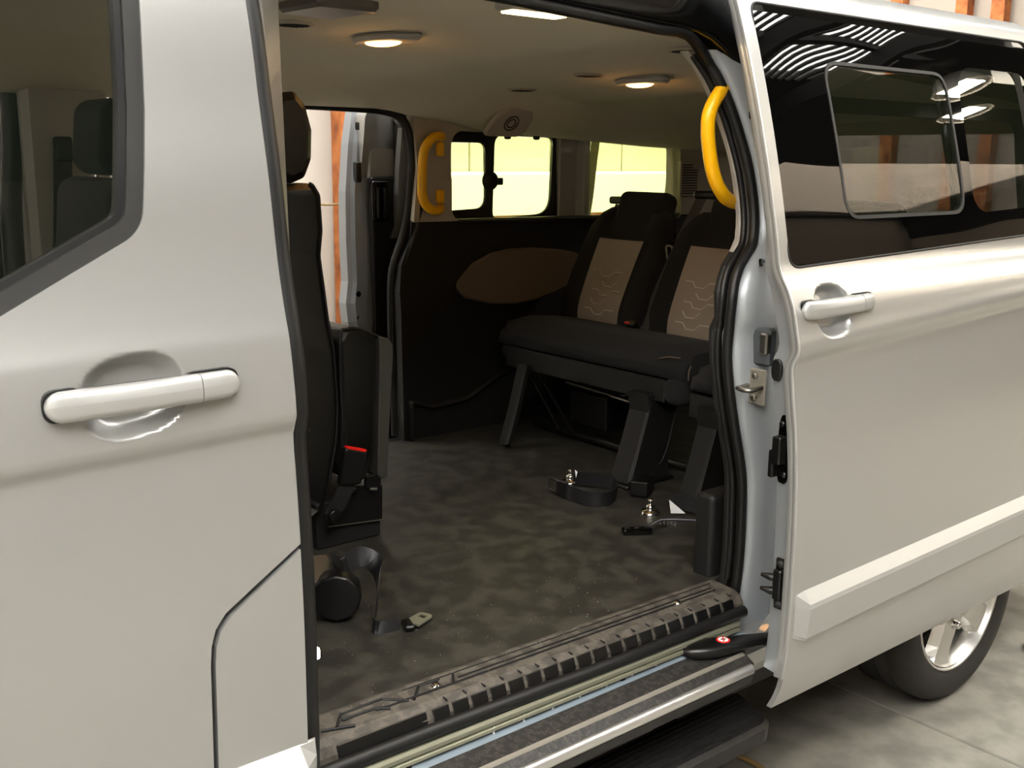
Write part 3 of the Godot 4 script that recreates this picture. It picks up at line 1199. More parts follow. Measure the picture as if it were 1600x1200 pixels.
	for part in [["upper_pillar_trim", 1.345, 1.80, M.grey_trim], ["lower_pillar_trim", 0.50, 1.345, M.black]]:
		var R := []
		for y in steps(part[1], part[2], 0.03):
			var x := edge_x(y) - 0.016
			var z := side_z(1.2, y)
			R.append(PackedVector3Array([Vector3(x + 0.004, y, z - 0.134), Vector3(x - 0.002, y, z - 0.146), Vector3(x + 0.002, y, z - 0.158), Vector3(x + 0.04, y, z - 0.178), Vector3(x + 0.12, y, z - 0.20), Vector3(x + 0.14, y, z - 0.13)]))
		var tm := MB.new()
		tm.loft(R, false, true)
		put(tm, part[0], part[3], van)
	var lb := MB.new()
	lb.rbox(Vector3(1.305, 0.61, -0.215), Vector3(0.12, 0.25, 0.06), 0.014)
	put(lb, "pillar_foot_cover", M.black, van)
	for e in [1.66, 1.60, 1.33]:
		var c := MB.new()
		c.tube([Vector3(edge_x(e) + 0.02, e, side_z(1.2, e) - 0.07), Vector3(edge_x(e) - 0.012, e + 0.004, side_z(1.2, e) - 0.055), Vector3(edge_x(e) - 0.015, e - 0.01, side_z(1.2, e) - 0.05)], 0.004, 6)
		put(c, "trim_clip", M.gloss_black, van)
	# small bright lamp at the foot of the centre pillar
	var sl := MB.new()
	sl.rbox(Vector3(0.078, 0.702, -0.098), Vector3(0.012, 0.022, 0.010), 0.0045)
	put(sl, "pillar_lamp_lens", glow(Color(0.95, 0.98, 1.0), 40.0), van)
	var so := OmniLight3D.new()
	so.position = Vector3(0.088, 0.702, -0.092)
	so.light_color = Color(0.95, 0.98, 1.0)
	so.light_energy = 0.002
	so.light_size = 0.008
	so.omni_range = 4.0
	so.omni_attenuation = 2.0
	so.shadow_enabled = true
	van.add_child(so)
	# grab handle beside the opening
	grab_handle([Vector3(1.305, 1.725, -0.24), Vector3(1.262, 1.727, -0.215), Vector3(1.215, 1.708, -0.20), Vector3(1.184, 1.665, -0.20), Vector3(1.180, 1.62, -0.20), Vector3(1.190, 1.572, -0.20), Vector3(1.202, 1.535, -0.20), Vector3(1.222, 1.500, -0.20), Vector3(1.26, 1.470, -0.205), Vector3(1.31, 1.458, -0.22), Vector3(1.36, 1.455, -0.24)], 0.0165)


func grab_handle(pts: Array, r: float) -> void:
	var mb := MB.new()
	mb.tube(spline(pts, 4), r, 14)
	put(mb, "grab_handle", M.yellow, van)


func sweep_x(x0: float, x1: float, sec: Array, drift := 0.0, smooth := false) -> MB:
	var mb := MB.new()
	var rings := []
	for x in [x0, x1]:
		var ring := PackedVector3Array()
		for e in sec:
			ring.append(Vector3(x, e[1], e[0] + drift * x))
		rings.append(ring)
	mb.loft(rings, smooth, true)
	return mb


func make_sill() -> void:
	# plastic tread plate over the sill
	var plate := put(sweep_x(0.07, 1.225, [[-0.190, 0.515], [-0.190, 0.528], [-0.180, 0.531], [-0.112, 0.526], [-0.094, 0.519], [-0.085, 0.503], [-0.083, 0.475], [-0.12, 0.47]], 0.020), "sill_plate", M.sill, van)
	var tooth := MB.new()
	tooth.prism(rounded(V2([-0.019, -0.016, 0.019, -0.016, 0.019, 0.010, -0.019, 0.010]), [0.006, 0.006, 0.0, 0.0], 3), Transform3D(), 0.005, 0.0012)
	var tm := tooth.mesh()
	var i := 0
	while i < 19:
		var x := 0.335 + 0.0465 * i
		again(tm, "tread_tooth", M.black_smooth, plate, at_plane(Vector3(x, 0.5075, -0.0905 + 0.02 * x), Vector3(1, 0, 0), Vector3(0, 0.93, -0.36)))
		var ln := MB.new()
		ln.box(Vector3(x + 0.020, 0.5235, -0.108 + 0.02 * x), Vector3(0.004, 0.0035, 0.026), 0.001)
		put(ln, "tread_rib", M.black, plate)
		i += 1
	var bar := MB.new()
	bar.prism(rect(-0.098, -0.014, 0.098, 0.010, 0.003), at_plane(Vector3(0.205, 0.5075, -0.0905 + 0.02 * 0.205), Vector3(1, 0, 0), Vector3(0, 0.93, -0.36)), 0.005, 0.0012)
	put(bar, "tread_tooth", M.black_smooth, plate)
	for e in [[-0.170, 0.30, 1.20], [-0.150, 0.42, 1.18], [-0.136, 0.22, 1.18]]:
		put(sweep_x(e[1], e[2], [[e[0] - 0.0022, 0.529], [e[0] - 0.001, 0.5315 - (e[0] + 0.18) * -0.0], [e[0] + 0.001, 0.5315], [e[0] + 0.0022, 0.529]], 0.020), "tread_rib", M.black, plate)
	# zigzag ribs at the front end of the plate
	for e in [[0.13, -0.125, 0.16, -0.160], [0.16, -0.160, 0.25, -0.160], [0.15, -0.140, 0.22, -0.140], [0.22, -0.140, 0.245, -0.122], [0.25, -0.160, 0.29, -0.125], [0.30, -0.122, 0.335, -0.158], [0.335, -0.158, 0.385, -0.158], [0.36, -0.13, 0.375, -0.152], [0.40, -0.13, 0.418, -0.155], [0.10, -0.13, 0.16, -0.110]]:
		var a := Vector3(e[0], 0.5295, e[1])
		var b := Vector3(e[2], 0.5295 + (0.0015 if e[3] < -0.15 else -0.0005), e[3])
		var r := MB.new()
		r.tube([a, b], 0.003, 6)
		put(r, "tread_rib", M.black, plate)
	for e in [[0.365, -0.143], [1.05, -0.118]]:
		var s := MB.new()
		s.lathe([Vector2(0, 0.0035), Vector2(0.004, 0.0035), Vector2(0.009, 0.0015), Vector2(0.010, -0.002)], Transform3D(Basis(), Vector3(e[0], 0.530, e[1])), 14)
		put(s, "screw", M.chrome, plate)
	# rubber strip below the plate
	var ws := MB.new()
	var pts := []
	for x in steps(0.05, 1.21, 0.06):
		var z: float = -0.066 + 0.016 * x
		var lift := 0.008 * sin(x * 6.0)
		pts.append(Vector3(x, 0.487 + lift * 0.3, z))
	ws.tube(pts, 0.0145, 10)
	put(ws, "sill_weather_strip", M.rubber, van)
	# sliding door track: pale rail and blue-grey channel
	var tr := put(sweep_x(0.03, 1.19, [[-0.075, 0.478], [-0.054, 0.474], [-0.050, 0.468], [-0.050, 0.460], [-0.056, 0.456], [-0.050, 0.453], [-0.049, 0.447], [-0.08, 0.445]], 0.010), "door_track", M.zinc, van)
	put(sweep_x(0.02, 1.20, [[-0.062, 0.452], [-0.056, 0.440], [-0.030, 0.437], [-0.026, 0.430], [-0.07, 0.425]], 0.0), "track_channel", M.track, tr)
	var ribm := MB.new()
	ribm.box(Vector3.ZERO, Vector3(0.004, 0.018, 0.010), 0.001)
	var rm := ribm.mesh()
	for k in 9:
		again(rm, "channel_rib", M.white, tr, Transform3D(Basis(), Vector3(0.44 + 0.078 * k, 0.446, -0.052)))
	for k in 8:
		var pl := MB.new()
		pl.box(Vector3(0.48 + 0.078 * k, 0.4475, -0.0545), Vector3(0.05, 0.013, 0.003), 0.001)
		put(pl, "channel_panel", M.track, tr)
	for e in [[0.235, 0.447, -0.0515], [0.80, 0.447, -0.0495]]:
		var h := MB.new()
		h.lathe([Vector2(0, 0.001), Vector2(0.0095, 0.001), Vector2(0.011, 0.0)], at_plane(Vector3(e[0], e[1], e[2]), Vector3(1, 0, 0), Vector3(0, 0.35, 0.94)), 14)
		put(h, "drain_hole", M.gloss_black, tr)
	# step with grip pad and bright edge
	var step := put(sweep_x(0.0, 1.135, [[-0.032, 0.425], [-0.032, 0.438], [0.022, 0.434], [0.026, 0.425]], 0.0), "step_pad", M.step, van)
	put(sweep_x(0.0, 1.12, [[0.024, 0.425], [0.024, 0.4355], [0.032, 0.4345], [0.036, 0.425]], 0.0), "pad_strip", M.worn_metal, step)
	put(sweep_x(0.0, 1.125, [[0.034, 0.415], [0.034, 0.431], [0.056, 0.419], [0.056, 0.405]], 0.0), "step_face", M.step, step)
	put(sweep_x(0.0, 1.115, [[0.050, 0.408], [0.053, 0.4205], [0.060, 0.420], [0.066, 0.414], [0.068, 0.404], [0.064, 0.398], [0.052, 0.396]], 0.0, true), "bright_edge", M.alloy, step)
	put(sweep_x(0.0, 1.115, [[0.050, 0.398], [0.063, 0.396], [0.060, 0.374], [0.035, 0.362]], 0.0), "lower_face", M.dark_grey, step)
	put(sweep_x(-0.02, 1.135, [[-0.05, 0.36], [-0.05, 0.425], [0.03, 0.424], [0.05, 0.40], [0.05, 0.375], [0.03, 0.355]], 0.0), "step_core", M.black, step)
	# rocker below the body behind the step
	put(sweep_x(1.14, 1.85, [[-0.09, 0.33], [-0.02, 0.335], [-0.006, 0.365], [-0.004, 0.40], [-0.02, 0.425], [-0.09, 0.43]], 0.0), "rocker", M.paint, van)
	# running board
	var rb := hub("running_board", van)
	var bd := MB.new()
	bd.prism(rounded(V2([0.15, -0.07, 1.235, -0.07, 1.195, 0.062, 1.16, 0.075, 0.15, 0.075]), [0.0, 0.02, 0.03, 0.02, 0.0], 4), at_plane(Vector3(0, 0.262, 0), Vector3(1, 0, 0), Vector3(0, -0.06, 1)), 0.058, 0.010, true)
	put(bd, "board", M.board_black, rb)
	for k in 9:
		put(sweep_x(0.2, 1.205 - 0.003 * k, [[-0.062 + 0.0145 * k - 0.003, 0.2615 - 0.0009 * k], [-0.062 + 0.0145 * k - 0.0015, 0.2665 - 0.0009 * k], [-0.062 + 0.0145 * k + 0.0015, 0.2665 - 0.0009 * k], [-0.062 + 0.0145 * k + 0.003, 0.2615 - 0.0009 * k]], 0.0), "board_rib", M.board_black, rb)
	for x in [0.35, 1.0]:
		var br := MB.new()
		br.box(Vector3(x, 0.24, -0.11), Vector3(0.05, 0.03, 0.10), 0.003)
		put(br, "bracket", M.black, rb)
	# arm that carries the door
	var arm := hub("door_arm", van)
	var am := MB.new()
	var rings := []
	for e in [[0.995, 0.449, -0.052, 0.020, 0.008], [1.005, 0.450, -0.045, 0.030, 0.013], [1.03, 0.450, -0.030, 0.036, 0.015], [1.06, 0.452, -0.012, 0.034, 0.014], [1.10, 0.455, 0.008, 0.026, 0.012], [1.15, 0.457, 0.028, 0.021, 0.011], [1.20, 0.455, 0.046, 0.018, 0.011], [1.25, 0.452, 0.060, 0.016, 0.010]]:
		var ring := PackedVector3Array()
		for k in 12:
			var a := TAU * k / 12
			var cx := signf(cos(a)) * pow(absf(cos(a)), 0.5)
			var cy := signf(sin(a)) * pow(absf(sin(a)), 0.5)
			ring.append(Vector3(e[0], e[1], e[2]) + Vector3(0.45, 0, -0.89) * cx * e[3] + Vector3.UP * cy * e[4])
		rings.append(ring)
	am.loft(rings, true, true)
	put(am, "arm", M.black_smooth, arm)
	for e in [[0.0165, 0.0, M.red], [0.0125, 0.0006, M.white]]:
		var d := MB.new()
		d.lathe([Vector2(0, 0.001), Vector2(e[0] * 0.9, 0.001), Vector2(e[0], 0.0005), Vector2(e[0], -0.004)], Transform3D(Basis(), Vector3(1.085, 0.4665 + e[1], -0.004)), 20)
		put(d, "warning_sticker", e[2], arm)
	var bar2 := MB.new()
	bar2.box(Vector3(1.085, 0.4682, -0.004), Vector3(0.024, 0.0012, 0.003), 0.0, Basis(Vector3.UP, 0.8))
	put(bar2, "warning_sticker_bar", M.red, arm)
	var fig := MB.new()
	fig.box(Vector3(1.085, 0.4680, -0.004), Vector3(0.012, 0.001, 0.005), 0.0, Basis(Vector3.UP, -0.5))
	put(fig, "warning_sticker_symbol", M.black, arm)
	var rol := MB.new()
	rol.rbox(Vector3(1.03, 0.470, -0.072), Vector3(0.11, 0.018, 0.028), 0.006, Basis(Vector3.UP, 0.1))
	put(rol, "roller_carriage", M.gloss_black, arm)
	for e in [[0.985, 0.474, -0.055], [0.905, 0.468, -0.048]]:
		var s := MB.new()
		s.lathe([Vector2(0, 0.006), Vector2(0.004, 0.005), Vector2(0.006, 0.0)], at_plane(Vector3(e[0], e[1], e[2]), Vector3(1, 0, 0), Vector3(0, 0.5, 0.87)), 10)
		put(s, "bolt", M.chrome, arm)


func make_sliding_door() -> void:
	var out := rounded(V2([1.094, 0.347, 2.42, 0.333, 2.42, 1.95, 1.10, 1.95, 1.10, 0.40]), [0.004, 0.02, 0.0, 0.0, 0.0])
	var glass := rounded(V2([1.128, 1.333, 2.39, 1.368, 2.39, 1.889, 1.136, 1.887]), [0.035, 0.05, 0.05, 0.03], 6)
	var f := func(x: float, y: float) -> Vector3:
		var z := door_z(x, y)
		var u := (x - 1.232) / 0.062
		var v := (y - 1.240) / 0.055
		var d := pow(absf(u), 2.6) + pow(absf(v), 2.6)
		z -= 0.028 * (1.0 - smoothstep(0.25, 1.12, d))
		return Vector3(x, y, z)
	var mb := MB.new()
	mb.sheet(out, [glass], steps(1.09, 2.43, 0.045, [[1.16, 1.305, 0.006]]), steps(0.33, 1.95, 0.02, [[1.175, 1.305, 0.005], [1.10, 1.18, 0.006]]), f, Vector3(0, 0, -0.012))
	var door := put(mb, "sliding_door", M.paint, van)
	# stepped flange along the front edge and the end face of the door
	var P := []
	var ys := steps(0.425, 1.93, 0.015)
	for y in ys:
		var z := door_z(1.10, y)
		P.append(PackedVector3Array([Vector3(1.100, y, z), Vector3(1.097, y, z - 0.002), Vector3(1.0965, y, z - 0.010), Vector3(1.099, y, z - 0.0115), Vector3(1.100, y, z - 0.0135), Vector3(1.098, y, z - 0.015), Vector3(1.098, y, z - 0.025), Vector3(1.101, y, z - 0.027)]))
	var fl := MB.new()
	fl.grid(P, false, false, -1)
	put(fl, "door_flange", M.paint, door)
	P = []
	for y in ys:
		var z := door_z(1.10, y)
		var dp := 0.024 * smoothstep(1.42, 1.25, y) + 0.014
		P.append(PackedVector3Array([Vector3(1.101, y, z - 0.024), Vector3(1.110, y, z - 0.029), Vector3(1.112, y, z - 0.034), Vector3(1.119, y, z - 0.03 - dp), Vector3(1.126, y, z - 0.036 - dp), Vector3(1.30, y, z - 0.04 - dp)]))
	var ef := MB.new()
	ef.grid(P, false, false, -1)
	put(ef, "door_end_face", M.paint_inner, door)
	# inside of the door
	var inn := MB.new()
	inn.sheet(rect(1.25, 0.38, 2.40, 1.93), [rect(1.33, 1.41, 1.90, 1.80, 0.05), rect(1.92, 1.42, 2.36, 1.81, 0.06)], steps(1.25, 2.40, 0.1), steps(0.38, 1.93, 0.06), func(x: float, y: float) -> Vector3: return Vector3(x, y, door_z(x, y) - 0.05), FLAT, -1.0)
	put(inn, "door_lining", M.black, door)
	# window: black printed border, sliding pane in its own frame, fixed pane
	var slot := rect(1.356, 1.428, 1.886, 1.779, 0.055, 6)
	var fixed := rounded(V2([1.925, 1.428, 2.34, 1.44, 2.34, 1.80, 1.945, 1.80]), [0.07, 0.06, 0.06, 0.09], 6)
	var ccw := slot if not Geometry2D.is_polygon_clockwise(slot) else _turned(slot)
	var pane := MB.inset(ccw, 0.008)
	var fg := func(x: float, y: float) -> Vector3: return Vector3(x, y, door_z(x, y) - 0.003 + 0.0009 * sin(11.0 * x + 5.0 * y) * sin(7.0 * y - 3.0 * x))
	var border := MB.new()
	border.sheet(glass, [slot, fixed], steps(1.1, 2.40, 0.04), steps(1.33, 1.87, 0.03), fg, Vector3(0, 0, -0.005))
	put(border, "printed_glass_border", M.glass_black, door)
	var fr := MB.new()
	fr.sheet(ccw, [pane], steps(1.34, 1.90, 0.03), steps(1.42, 1.79, 0.03), func(x: float, y: float) -> Vector3: return Vector3(x, y, door_z(x, y) - 0.002), Vector3(0, 0, -0.014))
	put(fr, "pane_frame", M.dark_grey, door)
	for e in [[pane, "sliding_pane"], [fixed, "fixed_pane"]]:
		var g := MB.new()
		g.sheet(e[0], [], steps(1.34, 2.40, 0.05), steps(1.42, 1.81, 0.04), func(x: float, y: float) -> Vector3: return Vector3(x, y, door_z(x, y) - 0.005), FLAT)
		put(g, e[1], M.dark_glass, door)
	# seal line round the whole window
	var ring := []
	for p in glass:
		ring.append(Vector3(p.x, p.y, door_z(p.x, p.y) - 0.001))
	var sl := MB.new()
	sl.tube(ring, 0.0032, 6, true)
	put(sl, "window_seal", M.rubber, door)
	# catch of the sliding pane on its upright
	var up := MB.new()
	up.box(Vector3(1.915, 1.61, door_z(1.9, 1.61) - 0.032), Vector3(0.05, 0.36, 0.012), 0.003, Basis(Vector3.RIGHT, -0.24))
	put(up, "pane_upright", M.black, door)
	var cat := MB.new()
	cat.lathe([Vector2(0, 0.014), Vector2(0.034, 0.013), Vector2(0.044, 0.006), Vector2(0.046, 0.0)], at_plane(Vector3(1.915, 1.622, door_z(1.9, 1.622) - 0.026), Vector3(1, 0, 0), Vector3(0, 0.24, 0.97)), 18)
	put(cat, "pane_catch", M.black_smooth, door)
	bar_handle(door, Vector3(1.250, 1.249, door_z(1.25, 1.249) - 0.003), 0.262, 0.040, 0.056, 0.003)
	moulding(door, 1.112, 2.42, func(x: float, y: float) -> float: return door_z(x, y), 0.631, 0.512, 0.024, false)
	# latch furniture on the end face
	var face := func(y: float, back: float) -> Vector3: return Vector3(1.1135 + back * 0.1, y, door_z(1.1, y) - 0.036 - back)
	var buf := MB.new()
	buf.prism(ellipse(0, 0, 0.0135, 0.024, 20, 0.8), at_plane(face.call(1.117, 0.012) + Vector3(-0.004, 0, 0), Vector3(0, 0, 1), Vector3.UP), 0.008, 0.002)
	put(buf, "door_buffer", M.rubber, door)
	var l1 := MB.new()
	l1.prism(ellipse(0, 0, 0.0165, 0.077, 24, 0.55), at_plane(face.call(0.945, 0.008) + Vector3(0.002, 0, 0), Vector3(0, 0, 1), Vector3.UP), 0.007, 0.002)
	var l2 := MB.new()
	l2.rbox(face.call(0.945, 0.012) + Vector3(-0.014, 0, 0), Vector3(0.028, 0.062, 0.022), 0.004)
	l2.rbox(face.call(0.912, 0.030) + Vector3(-0.010, 0, 0), Vector3(0.03, 0.062, 0.014), 0.004)
	put(l1, "latch_plate", M.gloss_black, door)
	put(l2, "latch_block", M.black_smooth, door)
	for dy in [-0.056, 0.056]:
		var s := MB.new()
		s.lathe([Vector2(0, 0.004), Vector2(0.005, 0.004), Vector2(0.0075, 0.0)], at_plane(face.call(0.945 + dy, 0.008) + Vector3(-0.006, 0, 0), Vector3(0, 0, 1), Vector3(-1, 0, 0)), 10)
		put(s, "latch_screw", M.black_smooth, door)
	var h1 := MB.new()
	h1.box(face.call(0.640, 0.004) + Vector3(-0.004, 0, 0), Vector3(0.008, 0.120, 0.030), 0.004)
	h1.box(face.call(0.640, 0.006) + Vector3(-0.011, 0, 0), Vector3(0.016, 0.070, 0.020), 0.003)
	put(h1, "hinge_plate", M.black_smooth, door)
	for dy in [-0.020, 0.012]:
		var pn := MB.new()
		var o: Vector3 = face.call(0.640 + dy, 0.012)
		pn.tube([o, o + Vector3(-0.012, 0, -0.014), o + Vector3(-0.02, 0.002, -0.034)], [0.009, 0.009, 0.004], 10)
		put(pn, "guide_pin", M.black_smooth, door)
	for dy in [-0.047, 0.047]:
		var b := MB.new()
		b.lathe([Vector2(0, 0.005), Vector2(0.006, 0.005), Vector2(0.009, 0.0)], at_plane(face.call(0.640 + dy, 0.004) + Vector3(-0.008, 0, 0), Vector3(0, 0, 1), Vector3(-1, 0, 0)), 10)
		put(b, "hinge_bolt", M.dark_grey, door)


func make_far_side() -> void:
	var Z := -1.80
	# dark lower trim with a hollow for the arm rest
	var lo := MB.new()
	lo.sheet(V2([1.385, 0.5, 3.28, 0.5, 3.28, 1.318, 1.45, 1.330, 1.440, 1.26, 1.392, 1.17, 1.376, 1.08]), [], steps(1.37, 3.28, 0.06), steps(0.5, 1.335, 0.05), func(x: float, y: float) -> Vector3: return Vector3(x, y, Z + 0.03 * smoothstep(1.30, 1.0, y)), Vector3(0, 0, -0.05))
	put(lo, "lower_side_trim", M.black, van)
	# pale upper trim with the window opening
	var up := MB.new()
	var opening := rounded(V2([1.618, 1.318, 2.89, 1.300, 2.88, 1.612, 2.3, 1.645, 1.63, 1.655]), [0.07, 0.03, 0.03, 0.0, 0.07], 7)
	up.sheet(V2([1.45, 1.325, 3.28, 1.312, 3.28, 1.62, 2.75, 1.63, 2.2, 1.66, 1.75, 1.685, 1.6, 1.70, 1.465, 1.72, 1.475, 1.52]), [opening], steps(1.44, 3.28, 0.05), steps(1.3, 1.73, 0.04), func(x: float, y: float) -> Vector3: return Vector3(x, y, Z + 0.012 - 0.05 * (y - 1.32)), Vector3(0, 0, -0.045))
	put(up, "upper_side_trim", M.pillar_beige, van)
	# reveal of the window opening
	var rv := MB.new()
	var P := []
	for k in opening.size() + 1:
		var p := opening[k % opening.size()]
		P.append(PackedVector3Array([Vector3(p.x, p.y, Z + 0.012 - 0.05 * (p.y - 1.32)), Vector3(p.x + 0.0, p.y, Z - 0.03), Vector3(p.x, p.y, Z - 0.085)]))
	rv.grid(P, false, false, -1)
	put(rv, "window_reveal", M.pillar_beige, van)
	# printed border of the first window with two panes
	var pa := rounded(V2([1.655, 1.355, 1.862, 1.362, 1.866, 1.612, 1.655, 1.612]), [0.01, 0.05, 0.03, 0.01], 6)
	var pb := rounded(V2([1.897, 1.318, 2.196, 1.335, 2.222, 1.637, 1.918, 1.642]), [0.03, 0.08, 0.03, 0.04], 6)
	var zg := -1.895
	var fz := func(x: float, y: float) -> Vector3: return Vector3(x, y, zg - 0.04 * (y - 1.32))
	var bd := MB.new()
	bd.sheet(rect(1.55, 1.25, 2.245, 1.70), [pa, pb], steps(1.55, 2.25, 0.05), steps(1.25, 1.70, 0.05), fz, Vector3(0, 0, -0.01))
	put(bd, "window_border", M.dark_grey, van)
	for e in [[pa, "sliding_pane"], [pb, "fixed_pane"], [rect(2.41, 1.27, 2.93, 1.66), "rear_pane"]]:
		var g := MB.new()
		g.prism(e[0], Transform3D(Basis(Vector3.RIGHT, -0.04), Vector3(0, 0, zg + 0.05)), 0.004)
		put(g, e[1], M.tinted_glass, van)
	var kn := MB.new()
	kn.lathe([Vector2(0, 0.022), Vector2(0.022, 0.02), Vector2(0.036, 0.010), Vector2(0.038, 0.0)], at_plane(Vector3(1.880, 1.468, zg + 0.004), Vector3(1, 0, 0), Vector3(0, 0, 1)), 20)
	kn.box(Vector3(1.925, 1.465, zg + 0.014), Vector3(0.025, 0.028, 0.012), 0.003)
	put(kn, "pane_catch", M.black, van)
	# painted body pillar between the windows
	var bp := MB.new()
	bp.box(Vector3(2.29, 1.47, -1.91), Vector3(0.10, 0.42, 0.05), 0.006)
	bp.box(Vector3(2.365, 1.47, -1.89), Vector3(0.06, 0.42, 0.06), 0.006, Basis(Vector3.UP, 0.4))
	put(bp, "body_pillar", M.grey_trim, van)
	var rs := MB.new()
	rs.box(Vector3(2.25, 1.300, -1.865), Vector3(1.25, 0.012, 0.07), 0.003)
	put(rs, "window_ledge", M.black, van)
	# three small coat clips on the trim edge
	for x in [1.885, 2.03, 2.305]:
		var c := MB.new()
		c.rbox(Vector3(x, 1.642, Z + 0.012), Vector3(0.026, 0.034, 0.022), 0.008)
		put(c, "coat_clip", M.black_smooth, van)
	# arm rest panel
	var ar := MB.new()
	ar.prism(rounded(V2([1.605, 1.085, 1.66, 1.035, 1.78, 1.005, 1.90, 0.995, 2.01, 1.003, 2.17, 1.045, 2.26, 1.115, 2.268, 1.155, 2.22, 1.182, 2.14, 1.198, 2.0, 1.212, 1.873, 1.213, 1.78, 1.200, 1.69, 1.165]), 0.03, 3), Transform3D(Basis(), Vector3(0, 0, Z + 0.03)), 0.025, 0.008, true)
	put(ar, "arm_rest", M.armrest, van)
	var sc := MB.new()
	sc.lathe([Vector2(0, 0.006), Vector2(0.008, 0.005), Vector2(0.011, 0.0)], at_plane(Vector3(1.97, 0.925, Z + 0.055), Vector3(1, 0, 0), Vector3(0, 0, 1)), 12)
	put(sc, "trim_screw", M.steel, van)
	# wheel box
	var wb := MB.new()
	wb.prism(rounded(V2([1.40, 0.5, 2.75, 0.5, 2.75, 0.78, 2.2, 0.80, 1.82, 0.73, 1.66, 0.655, 1.5, 0.645, 1.40, 0.68]), [0.0, 0.0, 0.05, 0.1, 0.08, 0.08, 0.1, 0.015], 5), Transform3D(Basis(), Vector3(0, 0, -1.82)), 0.075, 0.01, true)
	put(wb, "wheel_box", M.black, van)
	# far outer skin with door, window and cab openings
	var sk := MB.new()
	sk.sheet(rect(-1.15, 0.36, 3.3, 1.93), [V2([0.30, 0.47, 1.40, 0.47, 1.40, 1.15, 1.47, 1.30, 1.47, 1.66, 1.42, 1.735, 0.36, 1.735]), rect(1.60, 1.27, 2.95, 1.70, 0.05), rounded(V2([-1.0, 1.22, -0.1, 1.36, 0.06, 1.46, 0.09, 1.77, -0.62, 1.80]), [0.05, 0.05, 0.05, 0.05, 0.1])], steps(-1.15, 3.3, 0.12), steps(0.36, 1.93, 0.08), func(x: float, y: float) -> Vector3: return Vector3(x, y, -1.985 - table(SIDE, y) * 0.8), Vector3(0, 0, 0.03), -1.0)
	put(sk, "far_side_panel", M.paint, van)
	# weather strip round the far opening, and its trim
	var path := [Vector3(0.40, 1.722, -1.83), Vector3(0.8, 1.727, -1.83), Vector3(1.05, 1.725, -1.83), Vector3(1.25, 1.722, -1.83), Vector3(1.35, 1.717, -1.83), Vector3(1.415, 1.70, -1.83), Vector3(1.452, 1.658, -1.83), Vector3(1.470, 1.59, -1.83), Vector3(1.473, 1.523, -1.83), Vector3(1.462, 1.43, -1.83), Vector3(1.455, 1.363, -1.83), Vector3(1.43, 1.272, -1.83), Vector3(1.392, 1.181, -1.83), Vector3(1.378, 1.112, -1.83), Vector3(1.376, 0.97, -1.83), Vector3(1.378, 0.828, -1.83), Vector3(1.384, 0.66, -1.83), Vector3(1.386, 0.53, -1.83)]
	var ws := MB.new()
	ws.tube(spline(path, 4), 0.017, 10)
	put(ws, "far_weather_strip", M.rubber, van)
	var l2 := MB.new()
	var p2 := []
	for p in path:
		if p.y < 1.5:
			p2.append(p + Vector3(0.028, 0, 0.03))
	l2.tube(spline(p2, 4), 0.012, 8)
	put(l2, "far_flange_trim", M.dark_grey, van)
	# grab handle on the far pillar, with its two feet
	grab_handle([Vector3(1.575, 1.628, -1.79), Vector3(1.555, 1.630, -1.765), Vector3(1.515, 1.625, -1.755), Vector3(1.480, 1.590, -1.755), Vector3(1.468, 1.54, -1.755), Vector3(1.463, 1.46, -1.755), Vector3(1.466, 1.42, -1.755), Vector3(1.480, 1.388, -1.755), Vector3(1.512, 1.368, -1.755), Vector3(1.545, 1.368, -1.765), Vector3(1.57, 1.372, -1.79)], 0.017)
	for y in [1.585, 1.415]:
		var ft := MB.new()
		ft.rbox(Vector3(1.565, y, -1.785), Vector3(0.032, 0.05, 0.02), 0.008)
		put(ft, "grab_handle_foot", M.yellow, van)
	# far sliding door, open and standing outside
	var dr := MB.new()
	dr.sheet(rounded(V2([1.345, 0.36, 2.55, 0.36, 2.55, 1.80, 1.42, 1.80, 1.36, 1.70]), [0.02, 0.02, 0.05, 0.08, 0.05]), [rect(1.60, 1.26, 2.50, 1.72, 0.05)], steps(1.34, 2.55, 0.1), steps(0.36, 1.80, 0.08), func(x: float, y: float) -> Vector3: return Vector3(x, y, -2.035 - table(SIDE, y) * 0.8), Vector3(0, 0, -0.07))
	var fd := put(dr, "far_sliding_door", M.paint, van)
	var R := []
	for e in [[0.36, 1.30, -2.0], [0.5, 1.292, -1.99], [0.9, 1.296, -1.985], [0.95, 1.280, -1.98], [1.02, 1.276, -1.985], [1.1, 1.290, -1.99], [1.25, 1.292, -2.0], [1.43, 1.300, -2.01], [1.60, 1.325, -2.025], [1.70, 1.348, -2.035], [1.74, 1.36, -2.04]]:
		var y: float = e[0]
		R.append(PackedVector3Array([Vector3(e[1], y, e[2] - 0.05), Vector3(e[1] + 0.003, y, e[2] - 0.005), Vector3(e[1] + 0.018, y, e[2] + 0.004), Vector3(e[1] + 0.030, y, e[2] + 0.016), Vector3(e[1] + 0.058, y, e[2] + 0.020), Vector3(e[1] + 0.075, y, e[2] + 0.022), Vector3(e[1] + 0.30, y, e[2] + 0.010), Vector3(e[1] + 0.30, y, e[2] - 0.05)]))
	var ed := MB.new()
	ed.loft(R, false, true)
	put(ed, "door_edge", M.paint_inner, fd)
	for e in [[1.50, 0.075], [1.665, 0.03]]:
		var k := MB.new()
		k.rbox(Vector3(1.343 + (e[0] - 1.50) * 0.15, e[0], -1.995 - (e[0] - 1.5) * 0.12), Vector3(0.022, e[1], 0.03), 0.006)
		put(k, "door_guide", M.black_smooth, fd)
